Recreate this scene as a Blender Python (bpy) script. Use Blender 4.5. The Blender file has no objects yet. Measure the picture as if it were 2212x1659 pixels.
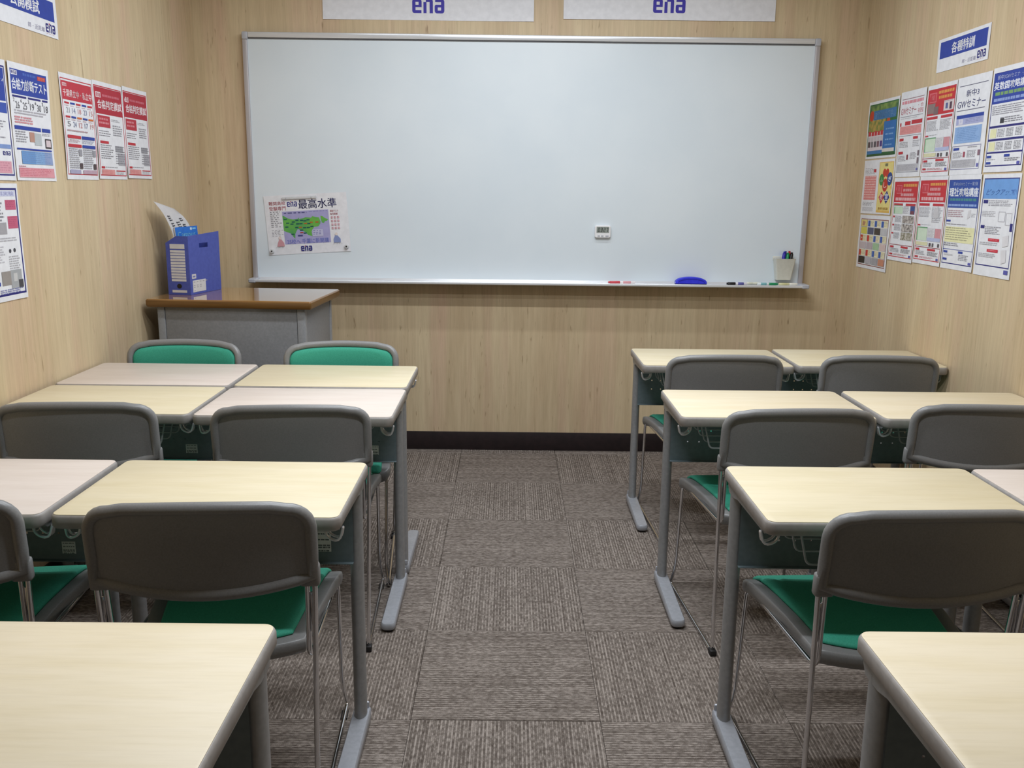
import bpy, bmesh, math, random
from mathutils import Vector, Matrix
random.seed(7)
S = bpy.context.scene
C = S.collection

# ------------------------------------------------------------------ camera
cam_d = bpy.data.cameras.new('camera'); cam = bpy.data.objects.new('camera', cam_d); C.objects.link(cam)
PITCH, ROLL, YAW = 0.208389789, 0.011647177, -0.003744605
cy_, sy_ = math.cos(YAW), math.sin(YAW); cp_, sp_ = math.cos(PITCH), math.sin(PITCH)
fw = Vector((-sy_*cp_, cy_*cp_, -sp_)); rt = Vector((cy_, sy_, 0)); up = rt.cross(fw)
r2 = math.cos(ROLL)*rt + math.sin(ROLL)*up; u2 = -math.sin(ROLL)*rt + math.cos(ROLL)*up
cam.matrix_world = Matrix(((r2.x, u2.x, -fw.x, 0.24830), (r2.y, u2.y, -fw.y, -2.15780), (r2.z, u2.z, -fw.z, 1.36268), (0, 0, 0, 1)))
cam_d.sensor_width = 36.0; cam_d.lens = 1962.08/2212*36.0; cam_d.clip_start = 0.02
S.camera = cam

# ------------------------------------------------------------------ world, lights, exposure
w = bpy.data.worlds.new('world'); S.world = w; w.use_nodes = True
w.node_tree.nodes['Background'].inputs[0].default_value = (0.9, 0.95, 1, 1)
w.node_tree.nodes['Background'].inputs[1].default_value = 0.3
S.view_settings.view_transform = 'Standard'; S.view_settings.look = 'None'
S.view_settings.gamma = 1.0; S.view_settings.use_curve_mapping = False
S.view_settings.exposure = 0.0
CEIL = 2.62
def ceiling_lamp(x, y, power, sx=1.22, sy=0.07):
    l = bpy.data.lights.new('ceiling_lamp', 'AREA'); l.shape = 'RECTANGLE'; l.size = sx; l.size_y = sy
    l.energy = power; l.color = (0.95, 1.0, 1.06)
    o = bpy.data.objects.new('ceiling_lamp', l); C.objects.link(o); o.location = (x, y, CEIL-0.03)
for yy, pw, ln in ((1.66, 12.6, 2.4), (0.88, 28.5, 1.5), (0.10, 12.5, 1.22), (-0.66, 25.0, 1.22)):
    ceiling_lamp(0.33, yy, pw, ln)

# ------------------------------------------------------------------ materials
def lin(h):
    h = h.lstrip('#'); out = []
    for i in (0, 2, 4):
        v = int(h[i:i+2], 16)/255
        out.append(v/12.92 if v <= 0.04045 else ((v+0.055)/1.055)**2.4)
    return (*out, 1)
def nodes(m): return m.node_tree.nodes, m.node_tree.links
def base(name, rough=0.5, metal=0.0, spec=0.5):
    m = bpy.data.materials.new(name); m.use_nodes = True
    b = m.node_tree.nodes['Principled BSDF']
    b.inputs['Roughness'].default_value = rough; b.inputs['Metallic'].default_value = metal
    b.inputs['Specular IOR Level'].default_value = spec
    return m, b
def noisy(name, ca, cb, scale=(40, 40, 40), rough=0.5, metal=0.0, spec=0.5, detail=4, bump=0.0, coord='Object', lo=0.35, hi=0.65):
    """two-tone procedural noise colour, optional bump"""
    m, b = base(name, rough, metal, spec); n, l = nodes(m)
    tc = n.new('ShaderNodeTexCoord'); mp = n.new('ShaderNodeMapping'); mp.inputs['Scale'].default_value = scale
    nz = n.new('ShaderNodeTexNoise'); nz.inputs['Scale'].default_value = 1.0; nz.inputs['Detail'].default_value = detail
    rp = n.new('ShaderNodeValToRGB'); rp.color_ramp.elements[0].position = lo; rp.color_ramp.elements[1].position = hi
    rp.color_ramp.elements[0].color = lin(ca); rp.color_ramp.elements[1].color = lin(cb)
    l.new(tc.outputs[coord], mp.inputs[0]); l.new(mp.outputs[0], nz.inputs['Vector'])
    l.new(nz.outputs['Fac'], rp.inputs[0]); l.new(rp.outputs[0], b.inputs['Base Color'])
    if bump:
        bp = n.new('ShaderNodeBump'); bp.inputs['Strength'].default_value = bump; bp.inputs['Distance'].default_value = 0.001
        l.new(nz.outputs['Fac'], bp.inputs['Height']); l.new(bp.outputs[0], b.inputs['Normal'])
    return m
def mixrgb(n, l, fac, a, b, mode='MIX'):
    x = n.new('ShaderNodeMix'); x.data_type = 'RGBA'; x.blend_type = mode
    for s, v in ((x.inputs[0], fac), (x.inputs[6], a), (x.inputs[7], b)):
        if hasattr(v, 'links'): l.new(v, s)
        else: s.default_value = v
    return x.outputs[2]
def wood_wall(name, axis):
    m, b = base(name, 0.48, 0, 0.35); n, l = nodes(m)
    tc = n.new('ShaderNodeTexCoord')
    def nz(scale, detail, sc=1.0, rough=0.55):
        mp = n.new('ShaderNodeMapping'); mp.inputs['Scale'].default_value = scale
        t = n.new('ShaderNodeTexNoise'); t.inputs['Scale'].default_value = sc; t.inputs['Detail'].default_value = detail; t.inputs['Roughness'].default_value = rough
        l.new(tc.outputs['Object'], mp.inputs[0]); l.new(mp.outputs[0], t.inputs['Vector']); return t.outputs['Fac']
    h = (lambda s, z: (s, s*0.0+1, z)) if axis == 'x' else (lambda s, z: (1, s, z))
    def ramp(f, p0, c0, p1, c1):
        r = n.new('ShaderNodeValToRGB'); e = r.color_ramp.elements
        e[0].position = p0; e[1].position = p1; e[0].color = c0; e[1].color = c1; l.new(f, r.inputs[0]); return r.outputs[0]
    broad = ramp(nz(h(6.0, 0.8), 4), 0.30, lin('c5af8e'), 0.70, lin('d5c3a1'))
    pink = ramp(nz(h(9, 0.6), 2), 0.5, (0, 0, 0, 1), 0.75, (1, 1, 1, 1))
    col = mixrgb(n, l, pink, broad, lin('cfb498'))
    streak = ramp(nz(h(62, 3.2), 6, 1.0, 0.7), 0.36, (0.87, 0.85, 0.82, 1), 0.62, (1.05, 1.045, 1.04, 1))
    col = mixrgb(n, l, 0.8, col, streak, 'MULTIPLY')
    lt = ramp(nz(h(130, 2.2), 3), 0.62, (0, 0, 0, 1), 0.74, (0.35, 0.35, 0.35, 1))
    col = mixrgb(n, l, lt, col, lin('dcc8a4'))
    # small dark pore dashes, rarer
    pore = ramp(nz(h(85, 11), 2), 0.68, (0, 0, 0, 1), 0.76, (0.6, 0.6, 0.6, 1))
    col = mixrgb(n, l, pore, col, lin('83694a'))
    l.new(col, b.inputs['Base Color']); return m
def laminate(name, ca, cb):
    m, b = base(name, 0.42, 0, 0.45); n, l = nodes(m)
    tc = n.new('ShaderNodeTexCoord'); oi = n.new('ShaderNodeObjectInfo')
    ad = n.new('ShaderNodeVectorMath'); ad.operation = 'ADD'
    sc = n.new('ShaderNodeVectorMath'); sc.operation = 'SCALE'; sc.inputs[3].default_value = 11.0
    cv = n.new('ShaderNodeCombineXYZ'); l.new(oi.outputs['Random'], cv.inputs[1]); l.new(cv.outputs[0], sc.inputs[0])
    l.new(tc.outputs['Object'], ad.inputs[0]); l.new(sc.outputs[0], ad.inputs[1])
    def nz(scale, detail):
        mp = n.new('ShaderNodeMapping'); mp.inputs['Scale'].default_value = scale
        t = n.new('ShaderNodeTexNoise'); t.inputs['Scale'].default_value = 1; t.inputs['Detail'].default_value = detail; t.inputs['Roughness'].default_value = 0.6
        l.new(ad.outputs[0], mp.inputs[0]); l.new(mp.outputs[0], t.inputs['Vector']); return t.outputs['Fac']
    r = n.new('ShaderNodeValToRGB'); e = r.color_ramp.elements; e[0].position = 0.35; e[1].position = 0.6
    e[0].color = lin(ca); e[1].color = lin(cb); l.new(nz((3.5, 26, 1), 5), r.inputs[0])
    r2_ = n.new('ShaderNodeValToRGB'); e = r2_.color_ramp.elements; e[0].position = 0.3; e[1].position = 0.55
    e[0].color = (0.96, 0.955, 0.945, 1); e[1].color = (1, 1, 1, 1); l.new(nz((12, 160, 1), 3), r2_.inputs[0])
    l.new(mixrgb(n, l, 1.0, r.outputs[0], r2_.outputs[0], 'MULTIPLY'), b.inputs['Base Color']); return m
def carpet(name):
    m, b = base(name, 0.95, 0, 0.1); n, l = nodes(m)
    tc = n.new('ShaderNodeTexCoord'); oi = n.new('ShaderNodeObjectInfo')
    cv = n.new('ShaderNodeCombineXYZ'); l.new(oi.outputs['Random'], cv.inputs[0])
    sc = n.new('ShaderNodeVectorMath'); sc.operation = 'SCALE'; sc.inputs[3].default_value = 7.0; l.new(cv.outputs[0], sc.inputs[0])
    ad = n.new('ShaderNodeVectorMath'); ad.operation = 'ADD'; l.new(tc.outputs['Object'], ad.inputs[0]); l.new(sc.outputs[0], ad.inputs[1])
    def nz(scale, detail, rough=0.6):
        mp = n.new('ShaderNodeMapping'); mp.inputs['Scale'].default_value = scale
        t = n.new('ShaderNodeTexNoise'); t.inputs['Scale'].default_value = 1; t.inputs['Detail'].default_value = detail; t.inputs['Roughness'].default_value = rough
        l.new(ad.outputs[0], mp.inputs[0]); l.new(mp.outputs[0], t.inputs['Vector']); return t.outputs['Fac']
    def math_(op, a, c=0.0):
        x = n.new('ShaderNodeMath'); x.operation = op
        for s, v in zip(x.inputs, (a, c)):
            if hasattr(v, 'links'): l.new(v, s)
            else: s.default_value = v
        return x.outputs[0]
    sp = n.new('ShaderNodeSeparateXYZ'); l.new(tc.outputs['Object'], sp.inputs[0])
    P = 0.0050; q = math_('DIVIDE', sp.outputs[1], P); rib = math_('FLOOR', q); fr = math_('FRACT', q)
    cx = n.new('ShaderNodeCombineXYZ'); l.new(math_('ADD', math_('MULTIPLY', sp.outputs[0], 60.0), math_('MULTIPLY', oi.outputs['Random'], 53.0)), cx.inputs[0]); l.new(math_('MULTIPLY', rib, 7.37), cx.inputs[1])
    dn = n.new('ShaderNodeTexNoise'); dn.inputs['Scale'].default_value = 1.0; dn.inputs['Detail'].default_value = 1.0; l.new(cx.outputs[0], dn.inputs['Vector'])
    cx2 = n.new('ShaderNodeCombineXYZ'); l.new(math_('MULTIPLY', oi.outputs['Random'], 91.0), cx2.inputs[0]); l.new(math_('MULTIPLY', rib, 3.91), cx2.inputs[1])
    rn = n.new('ShaderNodeTexNoise'); rn.inputs['Scale'].default_value = 1.0; rn.inputs['Detail'].default_value = 0.0; l.new(cx2.outputs[0], rn.inputs['Vector'])
    gap = math_('MULTIPLY', math_('ABSOLUTE', math_('SUBTRACT', fr, 0.5)), 2.0)      # 1 at the groove between ribs
    fuzz = nz((420, 420, 420), 2); slow = nz((4, 5, 1), 2)
    f = math_('ADD', math_('MULTIPLY', dn.outputs['Fac'], 0.62), math_('ADD', math_('MULTIPLY', rn.outputs['Fac'], 0.26), math_('ADD', 0.06, math_('MULTIPLY', math_('ABSOLUTE', math_('MODULO', rib, 2.0)), 0.12))))
    f = math_('ADD', f, math_('MULTIPLY', fuzz, 0.48)); f = math_('ADD', f, math_('MULTIPLY', slow, 0.10))
    f = math_('SUBTRACT', f, math_('MULTIPLY', math_('POWER', gap, 3.0), 0.12))
    r = n.new('ShaderNodeValToRGB'); e = r.color_ramp.elements
    e[0].position = 0.55; e[0].color = lin('4a413b'); e[1].position = 1.05; e[1].color = lin('9d938b')
    k = e.new(0.80); k.color = lin('6f665f')
    l.new(f, r.inputs[0]); l.new(r.outputs[0], b.inputs['Base Color'])
    bp = n.new('ShaderNodeBump'); bp.inputs['Strength'].default_value = 0.3; bp.inputs['Distance'].default_value = 0.002
    l.new(math_('SUBTRACT', f, math_('MULTIPLY', gap, 0.3)), bp.inputs['Height']); l.new(bp.outputs[0], b.inputs['Normal']); return m

M = {}
M['wall_x'] = wood_wall('oak_laminate_front', 'x'); M['wall_y'] = wood_wall('oak_laminate_side', 'y')
M['ceiling'] = noisy('ceiling_board', '9c9a96', 'a6a4a0', (60, 60, 60), 0.9, bump=0.1)  # unseen ceiling, toned down to grey to weaken bounced light
M['baseboard'] = noisy('dark_vinyl_baseboard', '1d1416', '271b1d', (30, 30, 30), 0.5)
M['slab'] = noisy('floor_slab', '3a332e', '453d37', (10, 10, 10), 0.95)
M['carpet'] = carpet('ribbed_carpet')
M['lam_y'] = laminate('yellow_maple_laminate', 'd9ccaa', 'dfd3b5')
M['lam_c'] = laminate('cream_maple_laminate', 'e0d2b3', 'e5d8bd')
M['lam_p'] = laminate('pinkish_maple_laminate', 'd7cabf', 'ddd1c7')
M['edge'] = noisy('grey_desk_edging', '928d89', '9c9793', (50, 50, 50), 0.45)
M['leg'] = noisy('silver_grey_paint', '8e9091', '98999b', (80, 80, 80), 0.36, metal=0.15)
M['foot'] = noisy('silver_paint_lit_foot', 'a2a5ac', 'acafb6', (80, 80, 80), 0.34, metal=0.2)  # same silver paint as the legs, lightened for light on upward faces
M['panel'] = noisy('teal_grey_steel', '6c7a80', '748288', (60, 60, 60), 0.4, metal=0.1)
M['rubber'] = noisy('black_rubber', '141314', '1d1b1c', (90, 90, 90), 0.6)
M['chrome'] = noisy('chrome_tube', 'd6d6d8', 'e2e2e4', (20, 20, 20), 0.09, metal=1.0)
M['hook'] = noisy('satin_chrome_hook', 'cfcfd1', 'dcdcde', (60, 60, 60), 0.28, metal=0.55)
M['wire'] = noisy('grey_wire', '9a9ea0', 'a7abad', (60, 60, 60), 0.35, metal=0.4)
M['plastic'] = noisy('grey_chair_plastic', '7d7d7d', '848484', (300, 300, 300), 0.36, bump=0.12)
M['green'] = noisy('green_upholstery', '35937a', '40a188', (420, 420, 420), 0.72, spec=0.25, bump=0.15)
M['board'] = noisy('whiteboard_enamel', 'd8e2e9', 'dde6ec', (3, 3, 3), 0.30, spec=0.5)
M['alu'] = noisy('brushed_aluminium', 'd4d6da', 'dfe1e4', (6, 200, 200), 0.25, metal=0.2, spec=0.8)
M['alu_dark'] = noisy('grey_aluminium_side', 'b0abad', 'bab5b6', (200, 200, 6), 0.4, metal=0.2)
M['cap'] = noisy('grey_corner_cap', 'b4b6bd', 'bdbfc6', (40, 40, 40), 0.45)
M['dark_line'] = noisy('dark_groove', '55565a', '5e5f63', (40, 40, 40), 0.6)
M['varnish'] = noisy('varnished_brown_wood', 'a07540', 'ae834b', (5, 60, 20), 0.10, spec=0.6)
_b = M['varnish'].node_tree.nodes['Principled BSDF']; _b.inputs['Coat Weight'].default_value = 0.8; _b.inputs['Coat Roughness'].default_value = 0.03; _b.inputs['Coat IOR'].default_value = 1.42
M['varnish_edge'] = noisy('varnished_edge_wood', '74522a', '835f33', (5, 90, 90), 0.3)
M['steel'] = noisy('grey_painted_steel', '7d7e80', '858688', (120, 120, 120), 0.45, bump=0.06)
M['steel_l'] = noisy('light_grey_steel_post', '8b8d90', '929497', (120, 120, 120), 0.42)
M['boxblue'] = noisy('blue_file_board', '4452a6', '4b59ae', (60, 60, 60), 0.55)
M['black'] = noisy('black_plastic', '101012', '19191b', (60, 60, 60), 0.4)
M['white'] = noisy('white_plastic', 'e6e6e8', 'eeeeef', (60, 60, 60), 0.35)
M['cupwhite'] = noisy('ivory_plastic', 'd8d8cd', 'dfdfd5', (60, 60, 60), 0.4)
M['eraser'] = noisy('blue_eraser_plastic', '2a2fd0', '3338da', (60, 60, 60), 0.4)
M['felt'] = noisy('dark_felt', '2a2b58', '34356a', (200, 200, 200), 0.9)
m, b_ = base('clear_plastic', 0.08, 0, 0.5); b_.inputs['Transmission Weight'].default_value = 0.45; b_.inputs['IOR'].default_value = 1.45
n_, l_ = nodes(m); nz_ = n_.new('ShaderNodeTexNoise'); nz_.inputs['Scale'].default_value = 30
rp_ = n_.new('ShaderNodeValToRGB'); rp_.color_ramp.elements[0].color = (0.86, 0.88, 0.9, 1); rp_.color_ramp.elements[1].color = (0.95, 0.96, 0.97, 1)
l_.new(nz_.outputs['Fac'], rp_.inputs[0]); l_.new(rp_.outputs[0], b_.inputs['Base Color']); M['clear'] = m
_pm = {}
def pm(h, rough=0.5):
    """ink / paper of one colour with faint mottling"""
    k = (h, rough)
    if k not in _pm:
        c = [int(h[i:i+2], 16) for i in (0, 2, 4)]
        d = ''.join('%02x' % max(0, int(v*0.965)) for v in c)
        _pm[k] = noisy('print_'+h, d, h, (35, 35, 35), rough, spec=0.35)
    return _pm[k]
PAPER = pm('e8e9ee')
THIN = noisy('thin_paper', 'e6e6ea', 'eeeef0', (35, 35, 35), .6)
_n, _l = nodes(THIN); _t = _n.new('ShaderNodeBsdfTranslucent'); _t.inputs[0].default_value = lin('f0f0f2'); _m = _n.new('ShaderNodeMixShader'); _m.inputs[0].default_value = 0.45
_l.new(_n['Principled BSDF'].outputs[0], _m.inputs[1]); _l.new(_t.outputs[0], _m.inputs[2]); _l.new(_m.outputs[0], _n['Material Output'].inputs[0])

# ------------------------------------------------------------------ mesh helpers
class MB:
    def __init__(self): self.v = []; self.f = []; self.m = []; self.mats = []
    def mi(self, mat):
        if mat not in self.mats: self.mats.append(mat)
        return self.mats.index(mat)
    def add(self, verts, faces, mat, tf=None):
        o = len(self.v); i = self.mi(mat)
        self.v += [tuple(tf(Vector(p)) if tf else p) for p in verts]
        for f in faces: self.f.append([o+k for k in f]); self.m.append(i)
    def box(self, x0, y0, z0, x1, y1, z1, mat, r=0.0, seg=2, tf=None):
        bm = bmesh.new(); bmesh.ops.create_cube(bm, size=1)
        for v in bm.verts:
            v.co = Vector((x0+(v.co.x+.5)*(x1-x0), y0+(v.co.y+.5)*(y1-y0), z0+(v.co.z+.5)*(z1-z0)))
        if r: bmesh.ops.bevel(bm, geom=bm.edges[:], offset=r, segments=seg, affect='EDGES', profile=0.5)
        bm.verts.index_update()
        self.add([tuple(v.co) for v in bm.verts], [[v.index for v in f.verts] for f in bm.faces], mat, tf); bm.free()
    def tube(self, pts, r, mat, seg=8, closed=False, cap=True, ry=None, tf=None):
        pts = [Vector(p) for p in pts]; n = len(pts); rings = []; verts = []
        prev = None
        for i in range(n):
            if closed: t = pts[(i+1) % n]-pts[i-1]
            else: t = pts[min(i+1, n-1)]-pts[max(i-1, 0)]
            t.normalize()
            if prev is None:
                a = Vector((0, 0, 1)) if abs(t.z) < 0.9 else Vector((1, 0, 0))
                u = (a - t*a.dot(t)).normalized()
            else: u = (prev - t*prev.dot(t)).normalized()
            prev = u; v = t.cross(u)
            for k in range(seg):
                an = 2*math.pi*k/seg
                verts.append(pts[i]+u*(math.cos(an)*r)+v*(math.sin(an)*(ry or r)))
        faces = []
        m_ = n if closed else n-1
        for i in range(m_):
            a = i*seg; b = ((i+1) % n)*seg
            for k in range(seg): faces.append([a+k, a+(k+1) % seg, b+(k+1) % seg, b+k])
        if cap and not closed:
            faces.append(list(range(seg))[::-1]); faces.append([(n-1)*seg+k for k in range(seg)])
        self.add([tuple(v) for v in verts], faces, mat, tf)
    def rings(self, rings, mat, cap0=True, cap1=True, tf=None):
        """loft of closed rings with equal point counts"""
        n = len(rings[0]); verts = [p for r in rings for p in r]; faces = []
        for i in range(len(rings)-1):
            for k in range(n): faces.append([i*n+k, i*n+(k+1) % n, (i+1)*n+(k+1) % n, (i+1)*n+k])
        if cap0: faces.append(list(range(n))[::-1])
        if cap1: faces.append([(len(rings)-1)*n+k for k in range(n)])
        self.add(verts, faces, mat, tf)
    def build(self, name, parent=None, smooth=40, link=True):
        me = bpy.data.meshes.new(name); me.from_pydata(self.v, [], self.f)
        for m in self.mats: me.materials.append(m)
        me.polygons.foreach_set('material_index', self.m)
        if smooth:
            me.polygons.foreach_set('use_smooth', [True]*len(me.polygons)); me.set_sharp_from_angle(angle=math.radians(smooth))
        me.update()
        bm = bmesh.new(); bm.from_mesh(me); bmesh.ops.recalc_face_normals(bm, faces=bm.faces[:]); bm.to_mesh(me); bm.free()
        if smooth: me.set_sharp_from_angle(angle=math.radians(smooth))
        o = bpy.data.objects.new(name, me); C.objects.link(o)
        if parent: o.parent = parent
        return o
def rounded_rect(x0, y0, x1, y1, r, n=5):
    pts = []
    rr = r if isinstance(r, (list, tuple)) else (r,)*4
    for (cx, cy, a0, q) in ((x1-rr[0], y0+rr[0], -90, rr[0]), (x1-rr[1], y1-rr[1], 0, rr[1]), (x0+rr[2], y1-rr[2], 90, rr[2]), (x0+rr[3], y0+rr[3], 180, rr[3])):
        if q <= 1e-9: pts.append((cx, cy)); continue
        for k in range(n+1):
            a = math.radians(a0+90*k/n); pts.append((cx+q*math.cos(a), cy+q*math.sin(a)))
    return pts
def inset(pts, d):
    n = len(pts); out = []
    for i in range(n):
        a = Vector(pts[i-1]); b = Vector(pts[i]); c = Vector(pts[(i+1) % n])
        e1 = (b-a).normalized() if (b-a).length > 1e-9 else Vector((1, 0)); e2 = (c-b).normalized() if (c-b).length > 1e-9 else e1
        n1 = Vector((-e1.y, e1.x)); n2 = Vector((-e2.y, e2.x)); nn = n1+n2
        if nn.length < 1e-6: nn = n1
        nn.normalize(); s = max(0.35, nn.dot(n1)); q = b+nn*(d/s); out.append((q.x, q.y))
    return out
def plate(mb, outline, prof, mat, tf=None):
    """prof: list of (inset, z) from bottom to top"""
    mb.rings([[(x, y, z) for x, y in (inset(outline, d) if d else outline)] for d, z in prof], mat, tf=tf)
def fillet(pts, rad, n=5, closed=False):
    pts = [Vector(p) for p in pts]; out = []
    N = len(pts)
    rng = range(N)
    for i in rng:
        if not closed and i in (0, N-1): out.append(pts[i]); continue
        a, b, c = pts[i-1], pts[i], pts[(i+1) % N]
        r = rad[i] if isinstance(rad, (list, tuple)) else rad
        d1 = min(r, (a-b).length*.49); d2 = min(r, (c-b).length*.49)
        p = b+(a-b).normalized()*d1; q = b+(c-b).normalized()*d2
        for k in range(n+1):
            t = k/n; out.append(p*(1-t)**2+b*2*t*(1-t)+q*t*t)
    return out
def empty(name, loc=(0, 0, 0), rz=0.0):
    o = bpy.data.objects.new(name, None); C.objects.link(o); o.location = loc; o.rotation_euler = (0, 0, rz); o.empty_display_size = 0.1; return o
def tag(o, label, cat, group=None):
    o['label'] = label; o['category'] = cat
    if group: o['group'] = group
    return o
def copy_tree(o, parent=None):
    c = o.copy(); C.objects.link(c); c.parent = parent
    for ch in o.children: copy_tree(ch, c)
    return c
def struct(o, label=None):
    o['kind'] = 'structure'
    if label: o['label'] = label
    return o

# ------------------------------------------------------------------ room shell
XL, XR, YF, YB = -1.325, 2.003, 2.567, -5.5
def slab(name, a, b, mat):
    mb = MB(); mb.box(*a, *b, mat); return mb.build(name, smooth=0)
struct(slab('wall_front', (XL-.1, YF, -.05), (XR+.1, YF+.1, CEIL), M['wall_x']), 'light oak laminate wall behind the whiteboard')
struct(slab('wall_left', (XL-.1, YB, -.05), (XL, YF, CEIL), M['wall_y']), 'light oak laminate wall on the left')
struct(slab('wall_right', (XR, YB, -.05), (XR+.1, YF, CEIL), M['wall_y']), 'light oak laminate wall on the right')
struct(slab('wall_back', (XL-.1, YB-.1, -.05), (XR+.1, YB, CEIL), M['wall_x']), 'light oak laminate wall behind the viewer')
struct(slab('ceiling', (XL-.1, YB-.1, CEIL), (XR+.1, YF+.1, CEIL+.1), M['ceiling']), 'grey ceiling, darkened to cut bounced light')
floor = struct(slab('floor', (XL, YB, -.05), (XR, YF, -.006), M['slab']), 'brown-grey ribbed carpet tile floor')
def baseboard(name, a, b):
    mb = MB(); mb.box(*a, *b, M['baseboard'], r=.0015); struct(mb.build(name), 'dark vinyl baseboard')
baseboard('baseboard_front', (XL+.004, YF-.006, 0), (XR-.004, YF-.0003, .1))
baseboard('baseboard_left', (XL+.0003, YB+.004, 0), (XL+.006, YF-.007, .1))
baseboard('baseboard_right', (XR-.006, YB+.004, 0), (XR-.0003, YF-.007, .1))
# carpet tiles: 0.5 m, quarter-turned
tile_mesh = {}
xs = [XL] + [i*.5 for i in range(-2, 5) if XL < i*.5 < XR] + [XR]
ys = [YB] + [j*.5 for j in range(-10, 6) if YB < j*.5 < YF] + [YF]
for i in range(len(xs)-1):
    for j in range(len(ys)-1):
        w_, h_ = xs[i+1]-xs[i], ys[j+1]-ys[j]
        cx, cy = (xs[i]+xs[i+1])/2, (ys[j]+ys[j+1])/2
        turned = (math.floor(cx/.5) + math.floor(cy/.5)) % 2 != 0
        a, b = (h_, w_) if turned else (w_, h_)
        k = (round(a, 3), round(b, 3))
        if k not in tile_mesh:
            mb = MB(); mb.box(-a/2+.0004, -b/2+.0004, -.0058, a/2-.0004, b/2-.0004, 0, M['carpet'], r=.0012, seg=1)
            o = mb.build('carpet_tile', floor, smooth=0); tile_mesh[k] = o.data
        else:
            o = bpy.data.objects.new('carpet_tile', tile_mesh[k]); C.objects.link(o); o.parent = floor
        o.location = (cx, cy, random.uniform(-.0003, .0003)); o.rotation_euler = (0, 0, math.pi/2 if turned else 0)

# ------------------------------------------------------------------ whiteboard
WX0, WX1, WZ0, WZ1 = -1.072, 1.757, 0.912, 2.112
WY = YF-.004; WF = YF-.030      # back plane, face plane
wb = tag(empty('whiteboard', (0, YF, WZ0)), 'wide white wall-mounted whiteboard with aluminium frame and tray', 'whiteboard')
def part(mb, name, parent, smooth=40):
    o = mb.build(name, parent, smooth); o.matrix_parent_inverse = Matrix.Translation(-Vector(parent.location)) if parent.rotation_euler.z == 0 else parent.matrix_basis.inverted(); return o
mb = MB(); mb.box(WX0+.02, WF, WZ0+.005, WX1-.02, WY, WZ1-.02, M['board'], r=.0005, seg=1); part(mb, 'writing_surface', wb)
mb = MB(); mb.box(WX0+.028, WF-.012, WZ1-.026, WX1-.028, WY, WZ1, M['alu'], r=.004); part(mb, 'frame_rail', wb)
mb = MB(); mb.box(WX0+.028, WF-.004, WZ1-.0315, WX1-.028, WF+.003, WZ1-.0262, M['dark_line']); part(mb, 'frame_groove', wb)
for x0, x1 in ((WX0, WX0+.024), (WX1-.024, WX1)):
    mb = MB(); mb.box(x0, WF-.010, WZ0, x1, WY, WZ1-.034, M['alu_dark'], r=.004); part(mb, 'frame_stile', wb)
for x0, x1 in ((WX0-.001, WX0+.0285), (WX1-.0285, WX1+.001)):
    mb = MB(); mb.box(x0, WF-.0135, WZ1-.035, x1, WY, WZ1+.0015, M['cap'], r=.006); part(mb, 'corner_cap', wb)
TY = WF-.088     # tray front
mb = MB(); TZ = WZ0-.002
prof = [(WF, TZ-.006), (WF, TZ+.010), (WF-.003, TZ+.010), (WF-.006, TZ), (TY+.006, TZ-.001), (TY+.005, TZ+.003), (TY+.001, TZ+.004), (TY-.001, TZ+.001), (TY-.001, TZ-.007), (TY+.004, TZ-.0105), (WF-.02, TZ-.010)]
mb.rings([[(x, y, z) for y, z in prof] for x in (WX0+.03, WX1-.024)], M['alu']); part(mb, 'pen_tray', wb, 30)
for x0, x1 in ((WX0-.004, WX0+.034), (WX1-.026, WX1+.012)):
    mb = MB(); plate(mb, rounded_rect(x0, TY-.004, x1, WF, (.008, .002, .002, .008)), [(.004, TZ-.013), (0, TZ-.009), (0, TZ+.004), (.004, TZ+.008)], M['cap']); part(mb, 'tray_end_cap', wb)

# ------------------------------------------------------------------ print helpers
_txt = {}
def text_tris(body, bold=0.0):
    k = (body, bold)
    if k not in _txt:
        c = bpy.data.curves.new('t', 'FONT'); c.body = body; c.size = 1; c.resolution_u = 2; c.fill_mode = 'FRONT'
        o = bpy.data.objects.new('t', c); C.objects.link(o)
        dg = bpy.context.evaluated_depsgraph_get(); me = bpy.data.meshes.new_from_object(o.evaluated_get(dg))
        vs = [(v.co.x, v.co.y) for v in me.vertices]; fs = [list(p.vertices) for p in me.polygons]
        bpy.data.objects.remove(o); bpy.data.curves.remove(c); bpy.data.meshes.remove(me)
        x0 = min(p[0] for p in vs); x1 = max(p[0] for p in vs); y0 = min(p[1] for p in vs); y1 = max(p[1] for p in vs)
        sh = [(0, 0)] if bold < .005 else [(-bold, 0), (bold, 0), (0, bold*.6), (0, -bold*.6)]; V_, F_ = [], []
        for dx, dy in sh:
            n_ = len(V_); V_ += [((x+dx-x0)/(x1-x0 or 1), (y+dy-y0)/(y1-y0 or 1)) for x, y in vs]; F_ += [[q+n_ for q in f] for f in fs]
        _txt[k] = (V_, F_)
    return _txt[k]
# block letters of the e-n-a logo: rects (x0, y0, x1, y1, corner radii br tr tl bl) on a 2.9 x 1.15 grid, y up
LOGO = [(0, 0, .30, 1, (0, 0, .18, .18)), (.30, .80, .86, 1, (0, .18, 0, 0)), (.58, .42, .86, .80, (0, 0, 0, 0)), (.30, .42, .58, .58, (0, 0, 0, 0)), (.30, 0, .84, .22, (0, 0, 0, 0)),
        (1.02, 0, 1.30, .80, (0, 0, 0, 0)), (1.24, .80, 1.88, 1, (0, .16, 0, 0)), (1.58, 0, 1.88, .80, (0, 0, 0, 0)),
        (2.08, .80, 2.62, 1, (0, 0, .1, 0)), (2.62, 0, 2.92, 1, (.18, .18, 0, 0)), (2.04, .42, 2.62, .60, (0, 0, .12, 0)), (2.04, 0, 2.32, .42, (0, 0, 0, .18)), (2.32, 0, 2.62, .20, (0, 0, 0, 0))]
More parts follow.
